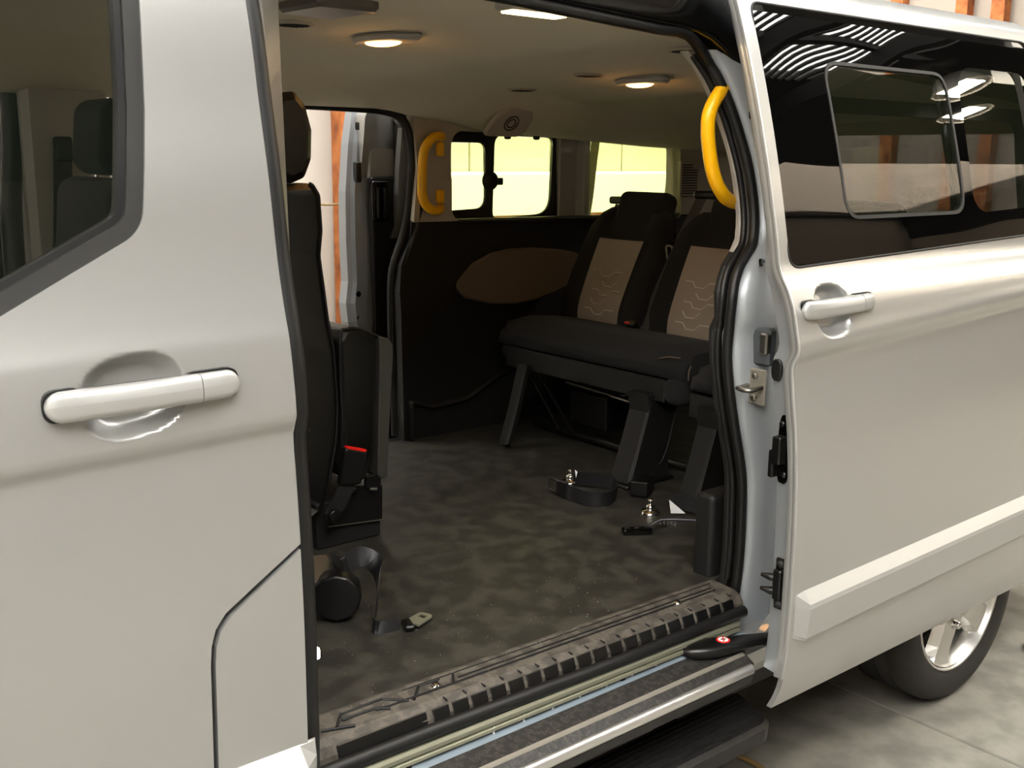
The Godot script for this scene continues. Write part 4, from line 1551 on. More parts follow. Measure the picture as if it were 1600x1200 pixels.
	for y in [1.055, 0.965]:
		var hl := MB.new()
		hl.lathe([Vector2(0, 0.002), Vector2(0.009, 0.002), Vector2(0.011, -0.002)], at_plane(Vector3(1.320, y, -1.966), Vector3(1, 0, 0), Vector3(-0.4, 0, 0.9)), 12)
		put(hl, "access_hole", M.gloss_black, fd)
	var tr := MB.new()
	tr.prism(rounded(V2([1.375, 1.485, 1.70, 1.485, 1.70, 1.70, 1.49, 1.70, 1.40, 1.66]), [0.0, 0.0, 0.0, 0.10, 0.10], 6), Transform3D(Basis(Vector3.RIGHT, -0.10), Vector3(0, 0.0, -1.84)), 0.02, 0.006)
	put(tr, "upper_door_lining", M.grey_trim, fd)
	var tl := MB.new()
	tl.rbox(Vector3(1.56, 0.94, -1.965), Vector3(0.37, 1.09, 0.03), 0.012)
	put(tl, "lower_door_lining", M.black, fd)
	var pk := MB.new()
	pk.rbox(Vector3(1.405, 1.395, -1.945), Vector3(0.075, 0.15, 0.03), 0.01)
	put(pk, "handle_pocket", M.gloss_black, fd)
	for x in [1.388, 1.415]:
		var r := MB.new()
		r.tube([Vector3(x, 1.335, -1.926), Vector3(x, 1.445, -1.926)], 0.006, 8)
		put(r, "pull_bar", M.black_smooth, fd)
	var pw := MB.new()
	pw.rbox(Vector3(1.515, 1.49, -1.955), Vector3(0.07, 0.42, 0.02), 0.02)
	put(pw, "lining_window_frame", M.black_smooth, fd)


func make_ceiling_parts() -> void:
	# two dome lamps
	for e in [[0.795, -0.945, 0.125, 0.080, 0.25], [1.765, -0.975, 0.135, 0.085, -0.15]]:
		var y: float = roof_y(e[0], e[1])
		var lamp := hub("dome_lamp", van)
		lamp.position = Vector3(e[0], y, e[1])
		lamp.rotation.y = e[4]
		var bz := MB.new()
		var lz := PackedVector2Array()
		for p in [[-1.0, 0.0], [-0.55, -0.62], [0.0, -0.8], [0.55, -0.62], [1.0, 0.0], [0.55, 0.62], [0.0, 0.8], [-0.55, 0.62]]:
			lz.append(Vector2(p[1] * e[3], p[0] * e[2]))
		bz.prism(rounded(lz, 0.02, 3), at_plane(Vector3(0, 0.006, 0), Vector3(1, 0, 0), Vector3(0, 0, 1)), 0.021, 0.009)
		put(bz, "lamp_bezel", M.grey_trim, lamp)
		var ln := MB.new()
		var rings := []
		for k in 8:
			var a := PI / 2 * k / 7.0
			var ring := PackedVector3Array()
			for j in 20:
				var b := TAU * j / 20
				ring.append(Vector3(0.034 * cos(a) * cos(b), -0.015 - 0.011 * sin(a), 0.056 * cos(a) * sin(b) - 0.012))
			rings.append(ring)
		ln.grid(rings, false, true, 0)
		put(ln, "lamp_lens", glow(Color(1.0, 0.74, 0.42), 9.0), lamp)
		var o := OmniLight3D.new()
		o.position = Vector3(0, -0.052, -0.012)
		o.light_color = Color(1.0, 0.72, 0.40)
		o.light_energy = 0.007
		o.light_size = 0.03
		o.omni_range = 6.0
		o.omni_attenuation = 2.0
		o.shadow_enabled = true
		lamp.add_child(o)
	# courtesy lamp by the opening
	var cl := hub("courtesy_lamp", van)
	cl.position = Vector3(0.725, roof_y(0.725, -0.285) - 0.002, -0.285)
	var fr := MB.new()
	fr.rbox(Vector3(0, -0.004, 0), Vector3(0.17, 0.022, 0.060), 0.008)
	put(fr, "lamp_bezel", M.grey_trim, cl)
	var st := MB.new()
	st.box(Vector3(0, -0.0165, 0.0), Vector3(0.145, 0.006, 0.042), 0.002)
	put(st, "lamp_lens", glow(Color(1.0, 0.86, 0.62), 7.0), cl)
	var al := AreaLight3D.new()
	al.area_size = Vector2(0.14, 0.04)
	al.light_energy = 0.12
	al.light_color = Color(1.0, 0.84, 0.6)
	al.position = Vector3(0, -0.021, 0)
	al.rotation_degrees = Vector3(-90, 0, 0)
	al.shadow_enabled = true
	cl.add_child(al)
	# round air vents
	for e in [[0.552, -0.979, 0.048], [1.714, -1.50, 0.050], [1.60, -1.045, 0.048], [1.431, -0.493, 0.055]]:
		var v := hub("air_vent", van)
		v.position = Vector3(e[0], roof_y(e[0], e[1]) - 0.001, e[1])
		var rg := MB.new()
		rg.lathe([Vector2(e[2] * 0.78, 0.004), Vector2(e[2] * 0.79, -0.0025), Vector2(e[2] * 0.9, -0.004), Vector2(e[2], -0.002), Vector2(e[2] * 1.02, 0.003)], Transform3D(), 28)
		put(rg, "vent_ring", M.pillar_beige, v)
		var dk := MB.new()
		dk.lathe([Vector2(e[2] * 0.80, -0.0022), Vector2(0, -0.0022)], Transform3D(), 24)
		put(dk, "vent_throat", M.gloss_black, v)
		for k in 5:
			var z: float = (k - 2) * e[2] * 0.27
			var w: float = sqrt(maxf(0.0, pow(e[2] * 0.74, 2.0) - z * z)) * 2.0
			var s := MB.new()
			s.box(Vector3(0, -0.003, z), Vector3(w, 0.003, 0.0022), 0.0, Basis(Vector3.RIGHT, 0.5))
			put(s, "vent_slat", M.black_smooth, v)
	# overhead unit near the front and speaker on the far cantrail
	var hu := MB.new()
	hu.prism(rounded(V2([-0.08, -0.07, 0.07, -0.10, 0.085, 0.10, -0.07, 0.10]), 0.02, 4), at_plane(Vector3(0.47, roof_y(0.47, -0.70) + 0.012, -0.69), Vector3(1, 0, 0), Vector3(0, 0, 1)), 0.034, 0.008)
	put(hu, "overhead_unit", M.jamb_grey, van)
	var sp := hub("speaker", van)
	var nrm := Vector3(0, -0.60, 0.80)
	var pp := MB.new()
	var T := at_plane(Vector3(1.80, roof_y(1.8, -1.68) - 0.002, -1.68), Vector3(1, 0.0, 0), Vector3(0, 0.80, 0.60))
	pp.prism(rounded(V2([-0.115, -0.065, 0.085, -0.065, 0.105, 0.02, 0.075, 0.065, -0.03, 0.07, -0.085, 0.03]), 0.035, 4), T, 0.022, 0.010, true)
	put(pp, "speaker_panel", M.pillar_beige, sp)
	for r in [0.030, 0.018]:
		var pts := []
		for k in 20:
			var a := TAU * k / 20
			pts.append(T * Vector3(r * cos(a), r * sin(a), 0.0225))
		var g := MB.new()
		g.tube(pts, 0.0025, 6, true)
		put(g, "speaker_ring", M.dark_grey, sp)
	# louvred vent on the rearmost pillar
	var lv := hub("pillar_vent", van)
	var pl := MB.new()
	pl.prism(rounded(V2([2.865, 1.395, 2.985, 1.395, 2.99, 1.50, 2.945, 1.545, 2.865, 1.548]), 0.006, 2), Transform3D(Basis(), Vector3(0, 0, -1.80)), 0.02, 0.003)
	put(pl, "vent_frame", M.pillar_beige, lv)
	for k in 12:
		var y := 1.408 + 0.0112 * k
		var s := MB.new()
		s.box(Vector3(2.924 - (0.018 if k > 9 else 0.0), y, -1.779), Vector3(0.10 - (0.035 if k > 9 else 0.0), 0.0055, 0.004))
		put(s, "vent_slot", M.black_smooth, lv)


func make_wheel() -> void:
	var w := hub("rear_wheel", van)
	w.position = Vector3(2.2, 0.275, 0.0)
	var T := at_plane(Vector3.ZERO, Vector3(1, 0, 0), Vector3(0, 0, 1))
	var R := 0.3245
	var tp := [Vector2(0.222, -0.19), Vector2(0.262, -0.215), Vector2(0.298, -0.212), Vector2(R - 0.010, -0.203), Vector2(R, -0.185)]
	for c in [-0.155, -0.110, -0.065]:
		tp.append_array([Vector2(R, c - 0.006), Vector2(R - 0.008, c - 0.005), Vector2(R - 0.008, c + 0.005), Vector2(R, c + 0.006)])
	tp.append_array([Vector2(R, -0.028), Vector2(R - 0.004, -0.014), Vector2(R - 0.014, -0.002), Vector2(0.300, 0.006), Vector2(0.275, 0.009), Vector2(0.268, 0.0075), Vector2(0.250, 0.007), Vector2(0.234, 0.002), Vector2(0.222, -0.008)])
	var ty := MB.new()
	ty.lathe(tp, T, 72)
	put(ty, "tyre", M.tyre, w)
	var rim := MB.new()
	rim.lathe([Vector2(0.215, -0.02), Vector2(0.221, 0.0), Vector2(0.226, 0.0025), Vector2(0.228, -0.004)], T, 64)
	rim.lathe([Vector2(0.216, -0.004), Vector2(0.206, -0.022), Vector2(0.196, -0.05), Vector2(0.19, -0.18)], T, 64)
	put(rim, "rim", M.alloy, w)
	var hubm := MB.new()
	hubm.lathe([Vector2(0.0, 0.004), Vector2(0.03, 0.003), Vector2(0.034, -0.006), Vector2(0.085, -0.012), Vector2(0.10, -0.02), Vector2(0.105, -0.06)], T, 40)
	put(hubm, "hub", M.alloy, w)
	var disc := MB.new()
	disc.lathe([Vector2(0.0, -0.12), Vector2(0.17, -0.12), Vector2(0.19, -0.13)], T, 32)
	put(disc, "brake_backing", M.black, w)
	for k in 5:
		var a := TAU * k / 5.0 - PI / 2 - 0.30
		var dir := Vector3(cos(a), sin(a), 0)
		var per := Vector3(-sin(a), cos(a), 0)
		var sp := MB.new()
		var rings := []
		for e in [[0.07, 0.052, -0.014], [0.11, 0.050, -0.012], [0.16, 0.052, -0.016], [0.19, 0.058, -0.016], [0.214, 0.070, -0.012]]:
			var o: Vector3 = dir * e[0]
			rings.append(PackedVector3Array([o + per * e[1] * 0.72 + Vector3(0, 0, e[2]), o - per * e[1] * 0.72 + Vector3(0, 0, e[2]), o - per * e[1] + Vector3(0, 0, e[2] - 0.030), o + per * e[1] + Vector3(0, 0, e[2] - 0.030)]))
		sp.loft(rings, false, true)
		put(sp, "spoke", M.alloy, w)
		var b := TAU * k / 5.0 - PI / 2 - 0.08
		var nt := MB.new()
		nt.lathe([Vector2(0, 0.016), Vector2(0.006, 0.0155), Vector2(0.010, 0.012), Vector2(0.0125, 0.006), Vector2(0.013, -0.004), Vector2(0.017, -0.006), Vector2(0.019, -0.014)], Transform3D(T.basis, Vector3(0.086 * cos(b), 0.086 * sin(b), -0.006)), 6 * 3)
		put(nt, "wheel_nut", M.chrome, w)


# one upholstered seat back, leaning; origin at the middle of its foot, facing -x
func seat_back(parent: Node, z: float, x0: float, y0: float, w: float, h: float, beige := true) -> void:
	var lean := 0.33
	var T := Transform3D(Basis(Vector3(0, 0, 1), -lean), Vector3(x0, y0, z))
	var rings := []
	for e in [[0.0, 0.86, 0.055, 0.0], [0.02, 0.94, 0.075, -0.012], [0.10, 1.0, 0.085, -0.030], [0.22, 1.0, 0.08, -0.022], [0.34, 0.98, 0.072, -0.008], [0.42, 0.93, 0.064, 0.0], [h - 0.03, 0.80, 0.055, 0.004], [h, 0.70, 0.035, 0.006]]:
		var ring := PackedVector3Array()
		var hw: float = w / 2 * e[1]
		var th: float = e[2]
		for p in [[-1.0, 0.3], [-1.0, 1.0], [-0.9, 1.25], [-0.62, 1.18], [-0.56, 0.98], [-0.3, 0.94], [0.0, 0.92], [0.3, 0.94], [0.56, 0.98], [0.62, 1.18], [0.9, 1.25], [1.0, 1.0], [1.0, 0.3], [0.9, -0.35], [0.0, -0.4], [-0.9, -0.35]]:
			ring.append(T * Vector3(-th * p[1] + e[3] * 0.5, e[0], hw * p[0]))
		rings.append(ring)
	var mb := MB.new()
	mb.loft(rings, true, true)
	var back := put(mb, "backrest", M.cloth, parent)
	if not beige:
		return
	# pale centre panel following the hollow of the back, with stitched zigzags
	var face := func(u: float, v: float) -> Vector3:
		var th: float = table([[0.0, 0.055], [0.02, 0.075], [0.10, 0.085], [0.22, 0.08], [0.34, 0.072], [0.42, 0.064], [0.6, 0.055]], v)
		var off: float = table([[0.0, 0.0], [0.02, -0.012], [0.10, -0.030], [0.22, -0.022], [0.34, -0.008], [0.42, 0.0], [0.6, 0.004]], v)
		return T * Vector3(-th * (0.93 + 0.10 * pow(absf(u) / 0.12, 3.0)) + off * 0.5 - 0.006, v, u)
	var cw := MB.new()
	cw.sheet(V2([-0.108, 0.035, 0.108, 0.035, 0.117, 0.365, -0.117, 0.365]), [], steps(-0.12, 0.12, 0.03), steps(0.03, 0.37, 0.03), face, FLAT, -1.0)
	put(cw, "centre_panel", M.beige_cloth, back)
	for e in [[0.085, 0.0, 1.0], [0.125, -0.012, -1.0], [0.160, 0.01, 1.0], [0.195, 0.02, -1.0], [0.235, -0.01, 1.0]]:
		var pts := []
		var y: float = e[0]
		for p in [[-0.075, 0.0], [-0.045, 0.0], [-0.025, -0.022], [0.012, -0.022], [0.032, 0.0], [0.075, 0.0]]:
			if e[2] < 0 and absf(p[0]) > 0.07:
				continue
			var q: Vector3 = face.call(p[0] + e[1], y + p[1] * 0.9)
			pts.append(q + T.basis * Vector3(-0.001, 0, 0))
		var s := MB.new()
		s.tube(pts, 0.0021, 6)
		put(s, "stitching", M.stitch, back)


func head_rest(parent: Node, c: Vector3, s: Vector3) -> void:
	var mb := MB.new()
	mb.rbox(c, s, 0.032, Basis(Vector3(0, 0, 1), -0.30), 5)
	put(mb, "headrest", M.cloth, parent)


func cushion(parent: Node, z0: float, z1: float, x0: float, x1: float, top: float, low: float) -> void:
	var P := []
	for i in 15:
		var t := i / 14.0
		var z := lerpf(z0, z1, t)
		var e := minf(t, 1.0 - t) * (z1 - z0)
		var dip := 0.020 * (1.0 - smoothstep(0.0, 0.05, e))
		var side := 0.03 * (1.0 - smoothstep(0.0, 0.03, e))
		P.append(PackedVector3Array([Vector3(x0 + 0.05, low, z), Vector3(x0 + 0.012 + side * 0.3, low + 0.012, z), Vector3(x0 + side, low + 0.04, z), Vector3(x0 + 0.004 + side, (low + top) / 2, z), Vector3(x0 + 0.028 + side, top - 0.030 - dip, z), Vector3(x0 + 0.065, top - 0.006 - dip, z), Vector3(x0 + 0.12, top - dip, z), Vector3(x0 + 0.25, top - 0.012 - dip, z), Vector3(x1, top - 0.035 - dip, z), Vector3(x1 + 0.01, low, z)]))
	var mb := MB.new()
	mb.loft(P, true, true)
	put(mb, "cushion", M.cloth, parent)


func seat_leg(parent: Node, z: float, w: float) -> void:
	var prof := V2([1.69, 0.82, 1.70, 0.76, 1.668, 0.66, 1.630, 0.56, 1.622, 0.535, 1.64, 0.525, 1.80, 0.522, 1.815, 0.54, 1.812, 0.62, 1.845, 0.75, 1.86, 0.82])
	var mb := MB.new()
	mb.prism(prof, Transform3D(Basis(), Vector3(0, 0, z - w / 2)), w, 0.008)
	var leg := put(mb, "leg", M.black, parent)
	# raised rib on the leg's cover
	for s in [[1.712, 0.79, 1.705, 0.755, 1.675, 0.665, 1.642, 0.565, 1.640, 0.548], [1.838, 0.80, 1.83, 0.74, 1.80, 0.63, 1.775, 0.585, 1.755, 0.578]]:
		var pts := []
		for k in range(0, s.size(), 2):
			pts.append(Vector3(s[k], s[k + 1], z + w / 2 + 0.0005))
		var r := MB.new()
		r.tube(pts, 0.0016, 6)
		put(r, "cover_rib", M.dark_grey, leg)
	var ft := MB.new()
	ft.box(Vector3(1.71, 0.527, z), Vector3(0.22, 0.012, w + 0.03), 0.003)
	put(ft, "foot_plate", M.black_smooth, parent)


func make_bench() -> void:
	var b := thing("double_bench_seat", "black double bench seat with beige back panels across the van's rear", "seat")
	cushion(b, -1.66, -0.735, 1.72, 2.13, 0.975, 0.865)
	var sk := MB.new()
	sk.box(Vector3(1.735, 0.832, -1.20), Vector3(0.012, 0.075, 0.80), 0.003)
	put(sk, "front_valance", M.black, b)
	var un := MB.new()
	un.box(Vector3(1.94, 0.845, -1.20), Vector3(0.40, 0.04, 0.88), 0.006)
	put(un, "seat_frame", M.black_smooth, b)
	var hang := MB.new()
	hang.rbox(Vector3(1.80, 0.835, -0.77), Vector3(0.15, 0.09, 0.08), 0.03)
	put(hang, "side_shield", M.cloth, b)
	var pipe := MB.new()
	pipe.tube(spline([Vector3(1.728, 0.935, -0.83), Vector3(1.733, 0.946, -0.79), Vector3(1.738, 0.948, -0.745)], 4), 0.002, 6)
	put(pipe, "piping", M.armrest, b)
	seat_back(b, -1.44, 2.12, 0.885, 0.42, 0.50)
	seat_back(b, -0.975, 2.12, 0.885, 0.42, 0.50)
	for z in [-1.415, -0.95]:
		head_rest(b, Vector3(2.262, 1.350, z), Vector3(0.085, 0.165, 0.255))
	seat_leg(b, -0.885, 0.09)
	var fl := MB.new()
	fl.prism(V2([1.70, 0.82, 1.655, 0.66, 1.612, 0.535, 1.64, 0.522, 1.69, 0.66, 1.735, 0.82]), Transform3D(Basis(), Vector3(0, 0, -1.50)), 0.05, 0.008)
	put(fl, "leg", M.black, b)
	# cross tube, floor rail and bracing under the seat
	var tb := MB.new()
	tb.tube([Vector3(1.9, 0.545, -1.62), Vector3(1.9, 0.545, -0.30)], 0.016, 10)
	put(tb, "floor_rail", M.black_smooth, b)
	for e in [[Vector3(1.76, 0.80, -1.52), Vector3(1.86, 0.56, -1.44)], [Vector3(1.76, 0.80, -1.46), Vector3(1.88, 0.55, -1.38)]]:
		var r := MB.new()
		r.tube(e, 0.006, 8)
		put(r, "brace", M.black_smooth, b)
	var mech := MB.new()
	mech.rbox(Vector3(2.0, 0.64, -1.35), Vector3(0.16, 0.14, 0.20), 0.015)
	put(mech, "hinge_box", M.black_smooth, b)
	var m2 := MB.new()
	m2.tube([Vector3(1.95, 0.72, -1.50), Vector3(1.95, 0.70, -1.10)], 0.010, 8)
	put(m2, "tilt_bar", M.steel, b)
	var strut := MB.new()
	strut.box(Vector3(1.93, 0.66, -1.02), Vector3(0.05, 0.33, 0.04), 0.01, Basis(Vector3(0, 0, 1), -0.75))
	put(strut, "strut", M.black_smooth, b)
	var tagp := MB.new()
	tagp.box(Vector3(1.90, 0.655, -1.065), Vector3(0.012, 0.045, 0.025), 0.004, Basis(Vector3(0, 0, 1), 0.4))
	put(tagp, "release_tab", M.red, b)
	# belts: outer one on the wall side, middle one between the backs
	var sa := MB.new()
	sa.strap([Vector3(2.325, 1.375, -1.615), Vector3(2.235, 1.21, -1.655), Vector3(2.15, 1.05, -1.67), Vector3(2.06, 0.93, -1.67)], [Vector3(0, 0, 1)], 0.046, 0.002)
	put(sa, "seat_belt", M.belt, b)
	var sb := MB.new()
	sb.strap([Vector3(2.30, 1.42, -1.17), Vector3(2.21, 1.28, -1.175), Vector3(2.13, 1.10, -1.20), Vector3(2.08, 0.96, -1.225), Vector3(2.05, 0.925, -1.23)], [Vector3(0.1, 0, 1)], 0.046, 0.002)
	put(sb, "seat_belt", M.belt, b)
	for e in [[Vector3(2.315, 1.395, -1.58), 0.12], [Vector3(2.315, 1.43, -1.15), 0.10]]:
		var h := MB.new()
		h.rbox(e[0], Vector3(0.06, 0.03, e[1]), 0.01)
		put(h, "belt_outlet", M.black_smooth, b)
	var tg := MB.new()
	tg.box(Vector3(2.195, 1.262, -1.18), Vector3(0.012, 0.022, 0.052), 0.004, Basis(Vector3(0, 0, 1), -0.4))
	put(tg, "belt_tongue_grip", M.black_smooth, b)
	var tn := MB.new()
	var lp := []
	for p in rect(-0.015, -0.026, 0.015, 0.026, 0.008, 3):
		lp.append(Vector3(2.172, 1.222, -1.20) + Vector3(-0.2 * p.y, p.y, p.x))
	tn.tube(lp, 0.004, 6, true)
	put(tn, "belt_tongue", M.zinc, b)
	for e in [[2.03, 0.955, -1.235], [2.06, 0.95, -1.62]]:
		var k := MB.new()
		k.rbox(Vector3(e[0], e[1], e[2]), Vector3(0.03, 0.055, 0.045), 0.008, Basis(Vector3(0, 0, 1), 0.6))
		put(k, "buckle", M.black_smooth, b)
	var rd := MB.new()
	rd.box(Vector3(2.010, 0.972, -1.245), Vector3(0.010, 0.014, 0.026), 0.003, Basis(Vector3(0, 0, 1), 0.6))
	put(rd, "buckle_button", M.red, b)
	var pop := MB.new()
	pop.lathe([Vector2(0, 0.004), Vector2(0.006, 0.003), Vector2(0.008, 0.0)], at_plane(Vector3(2.045, 0.985, -1.108), Vector3(0, 0, 1), Vector3(-0.95, 0.3, 0)), 12)
	put(pop, "press_stud", M.white, b)

	var s := thing("single_rear_seat", "black single seat partly hidden behind the rear pillar", "seat")
	cushion(s, -0.705, -0.285, 1.72, 2.13, 0.945, 0.845)
	seat_back(s, -0.495, 2.14, 0.885, 0.42, 0.50)
	head_rest(s, Vector3(2.28, 1.350, -0.48), Vector3(0.085, 0.165, 0.255))
	var v := MB.new()
	v.box(Vector3(1.735, 0.808, -0.495), Vector3(0.012, 0.075, 0.40), 0.003)
	put(v, "front_valance", M.black, s)
	var v2 := MB.new()
	v2.box(Vector3(1.94, 0.82, -0.495), Vector3(0.40, 0.04, 0.38), 0.006)
	put(v2, "seat_frame", M.black_smooth, s)
	var p2 := MB.new()
	p2.tube(spline([Vector3(1.745, 0.928, -0.707), Vector3(1.73, 0.912, -0.702), Vector3(1.726, 0.885, -0.698)], 4), 0.002, 6)
	put(p2, "piping", M.armrest, s)
	seat_leg(s, -0.60, 0.075)
	seat_leg(s, -0.33, 0.06)


func make_tip_up_seat() -> void:
	var t := thing("tip_up_seat", "black rear-facing tip-up seat folded against the front of the cabin", "seat")
	var z1 := -0.93
	var w := 0.42
	var back := MB.new()
	var outline := rounded(V2([0.455, 1.490, 0.565, 1.492, 0.584, 1.462, 0.588, 1.375, 0.580, 1.312, 0.600, 1.146, 0.616, 1.059, 0.622, 0.915, 0.615, 0.828, 0.592, 0.715, 0.575, 0.640, 0.50, 0.60, 0.47, 0.70, 0.45, 1.0, 0.43, 1.3]), [0.03, 0.02, 0.02, 0.05, 0.05, 0.1, 0.1, 0.08, 0.08, 0.08, 0.02, 0.02, 0.05, 0.1, 0.1], 4)
	back.prism(outline, Transform3D(Basis(), Vector3(0, 0, z1 - w)), w, 0.016, true)
	var bk := put(back, "backrest", M.vinyl_seat, t)
	var pp := MB.new()
	var edge := []
	for p in outline.slice(6, outline.size() - 28):
		edge.append(Vector3(p.x, p.y, z1 - 0.010))
	pp.tube(edge, 0.004, 6)
	put(pp, "piping", M.rubber, bk)
	var hd := MB.new()
	hd.prism(rounded(V2([0.475, 1.505, 0.465, 1.66, 0.485, 1.705, 0.535, 1.712, 0.564, 1.680, 0.580, 1.62, 0.576, 1.55, 0.556, 1.505, 0.515, 1.490]), 0.022, 4), Transform3D(Basis(), Vector3(0, 0, z1 - 0.30)), 0.29, 0.02, true)
	put(hd, "headrest", M.vinyl_seat, t)
	for z in [z1 - 0.13, z1 - 0.27]:
		var ps := MB.new()
		ps.tube([Vector3(0.535, 1.51, z), Vector3(0.535, 1.46, z)], 0.006, 8)
		put(ps, "headrest_post", M.chrome, t)
	var cu := MB.new()
	cu.prism(rounded(V2([0.632, 0.75, 0.628, 1.09, 0.645, 1.118, 0.675, 1.122, 0.745, 1.092, 0.745, 1.03, 0.728, 0.75, 0.70, 0.70, 0.66, 0.70]), [0.02, 0.03, 0.02, 0.02, 0.005, 0.03, 0.03, 0.02, 0.02], 4), Transform3D(Basis(), Vector3(0, 0, z1 - w)), w, 0.012, true)
	put(cu, "folded_cushion", M.vinyl_seat, t)
	var cp := MB.new()
	cp.tube(spline([Vector3(0.632, 0.85, z1 - 0.003), Vector3(0.630, 1.09, z1 - 0.003), Vector3(0.652, 1.119, z1 - 0.003), Vector3(0.69, 1.115, z1 - 0.003), Vector3(0.744, 1.091, z1 - 0.003)], 4), 0.004, 6)
	put(cp, "piping", M.rubber, t)
	var pn := MB.new()
	pn.prism(rounded(V2([0.735, 0.71, 0.745, 0.695, 0.765, 0.70, 0.790, 1.03, 0.790, 1.065, 0.775, 1.083, 0.747, 1.09, 0.748, 1.03]), [0.004, 0.008, 0.008, 0.02, 0.01, 0.01, 0.004, 0.0], 3), Transform3D(Basis(), Vector3(0, 0, z1 - w - 0.006)), w + 0.010, 0.004)
	put(pn, "seat_pan", M.pan, t)
	var bu := MB.new()
	bu.prism(rounded(V2([0.600, 0.712, 0.664, 0.705, 0.684, 0.790, 0.618, 0.812]), 0.008, 3), Transform3D(Basis(), Vector3(0, 0, -0.922)), 0.028, 0.005)
	put(bu, "buckle", M.black_smooth, t)
	var br := MB.new()
	br.prism(V2([0.624, 0.806, 0.680, 0.789, 0.684, 0.796, 0.628, 0.814]), Transform3D(Basis(), Vector3(0, 0, -0.918)), 0.020, 0.001)
	put(br, "buckle_button", M.red, t)
	var bs := MB.new()
	bs.strap([Vector3(0.575, 0.630, -0.905), Vector3(0.595, 0.66, -0.905), Vector3(0.632, 0.715, -0.908)], [Vector3(1, -0.6, 0)], 0.045, 0.006)
	put(bs, "buckle_stalk", M.black, t)
	var bo := MB.new()
	bo.lathe([Vector2(0, 0.012), Vector2(0.016, 0.012), Vector2(0.018, 0.008), Vector2(0.018, 0.0)], at_plane(Vector3(0.582, 0.634, -0.902), Vector3(1, 0, 0), Vector3(0, 0, 1)), 18)
	put(bo, "pivot_bolt", M.black_smooth, t)
	var ba := MB.new()
	ba.box(Vector3(0.665, 0.585, -0.965 - 0.19), Vector3(0.20, 0.13, 0.38), 0.004)
	put(ba, "base_box", M.black, t)
	var bp := MB.new()
	bp.prism(V2([0.575, 0.59, 0.763, 0.572, 0.765, 0.67, 0.62, 0.69]), Transform3D(Basis(), Vector3(0, 0, -0.958)), 0.006, 0.001)
	put(bp, "side_bracket", M.black_smooth, t)
	var ed := MB.new()
	ed.tube([Vector3(0.59, 0.5865, -0.9515), Vector3(0.763, 0.570, -0.9515)], 0.0016, 6)
	put(ed, "bracket_edge", M.steel, t)
	var b2 := MB.new()
	b2.lathe([Vector2(0, 0.008), Vector2(0.010, 0.008), Vector2(0.012, 0.0)], at_plane(Vector3(0.668, 0.672, -0.951), Vector3(1, 0, 0), Vector3(0, 0, 1)), 14)
	put(b2, "bracket_bolt", M.black_smooth, t)
	var hg := MB.new()
	hg.box(Vector3(0.728, 0.690, -0.945), Vector3(0.05, 0.04, 0.015), 0.004)
	put(hg, "hinge", M.black_smooth, t)
	var sp := MB.new()
	sp.tube([Vector3(0.712, 0.672, -0.936), Vector3(0.735, 0.668, -0.936)], 0.005, 8)
	put(sp, "hinge_spring", M.steel, t)


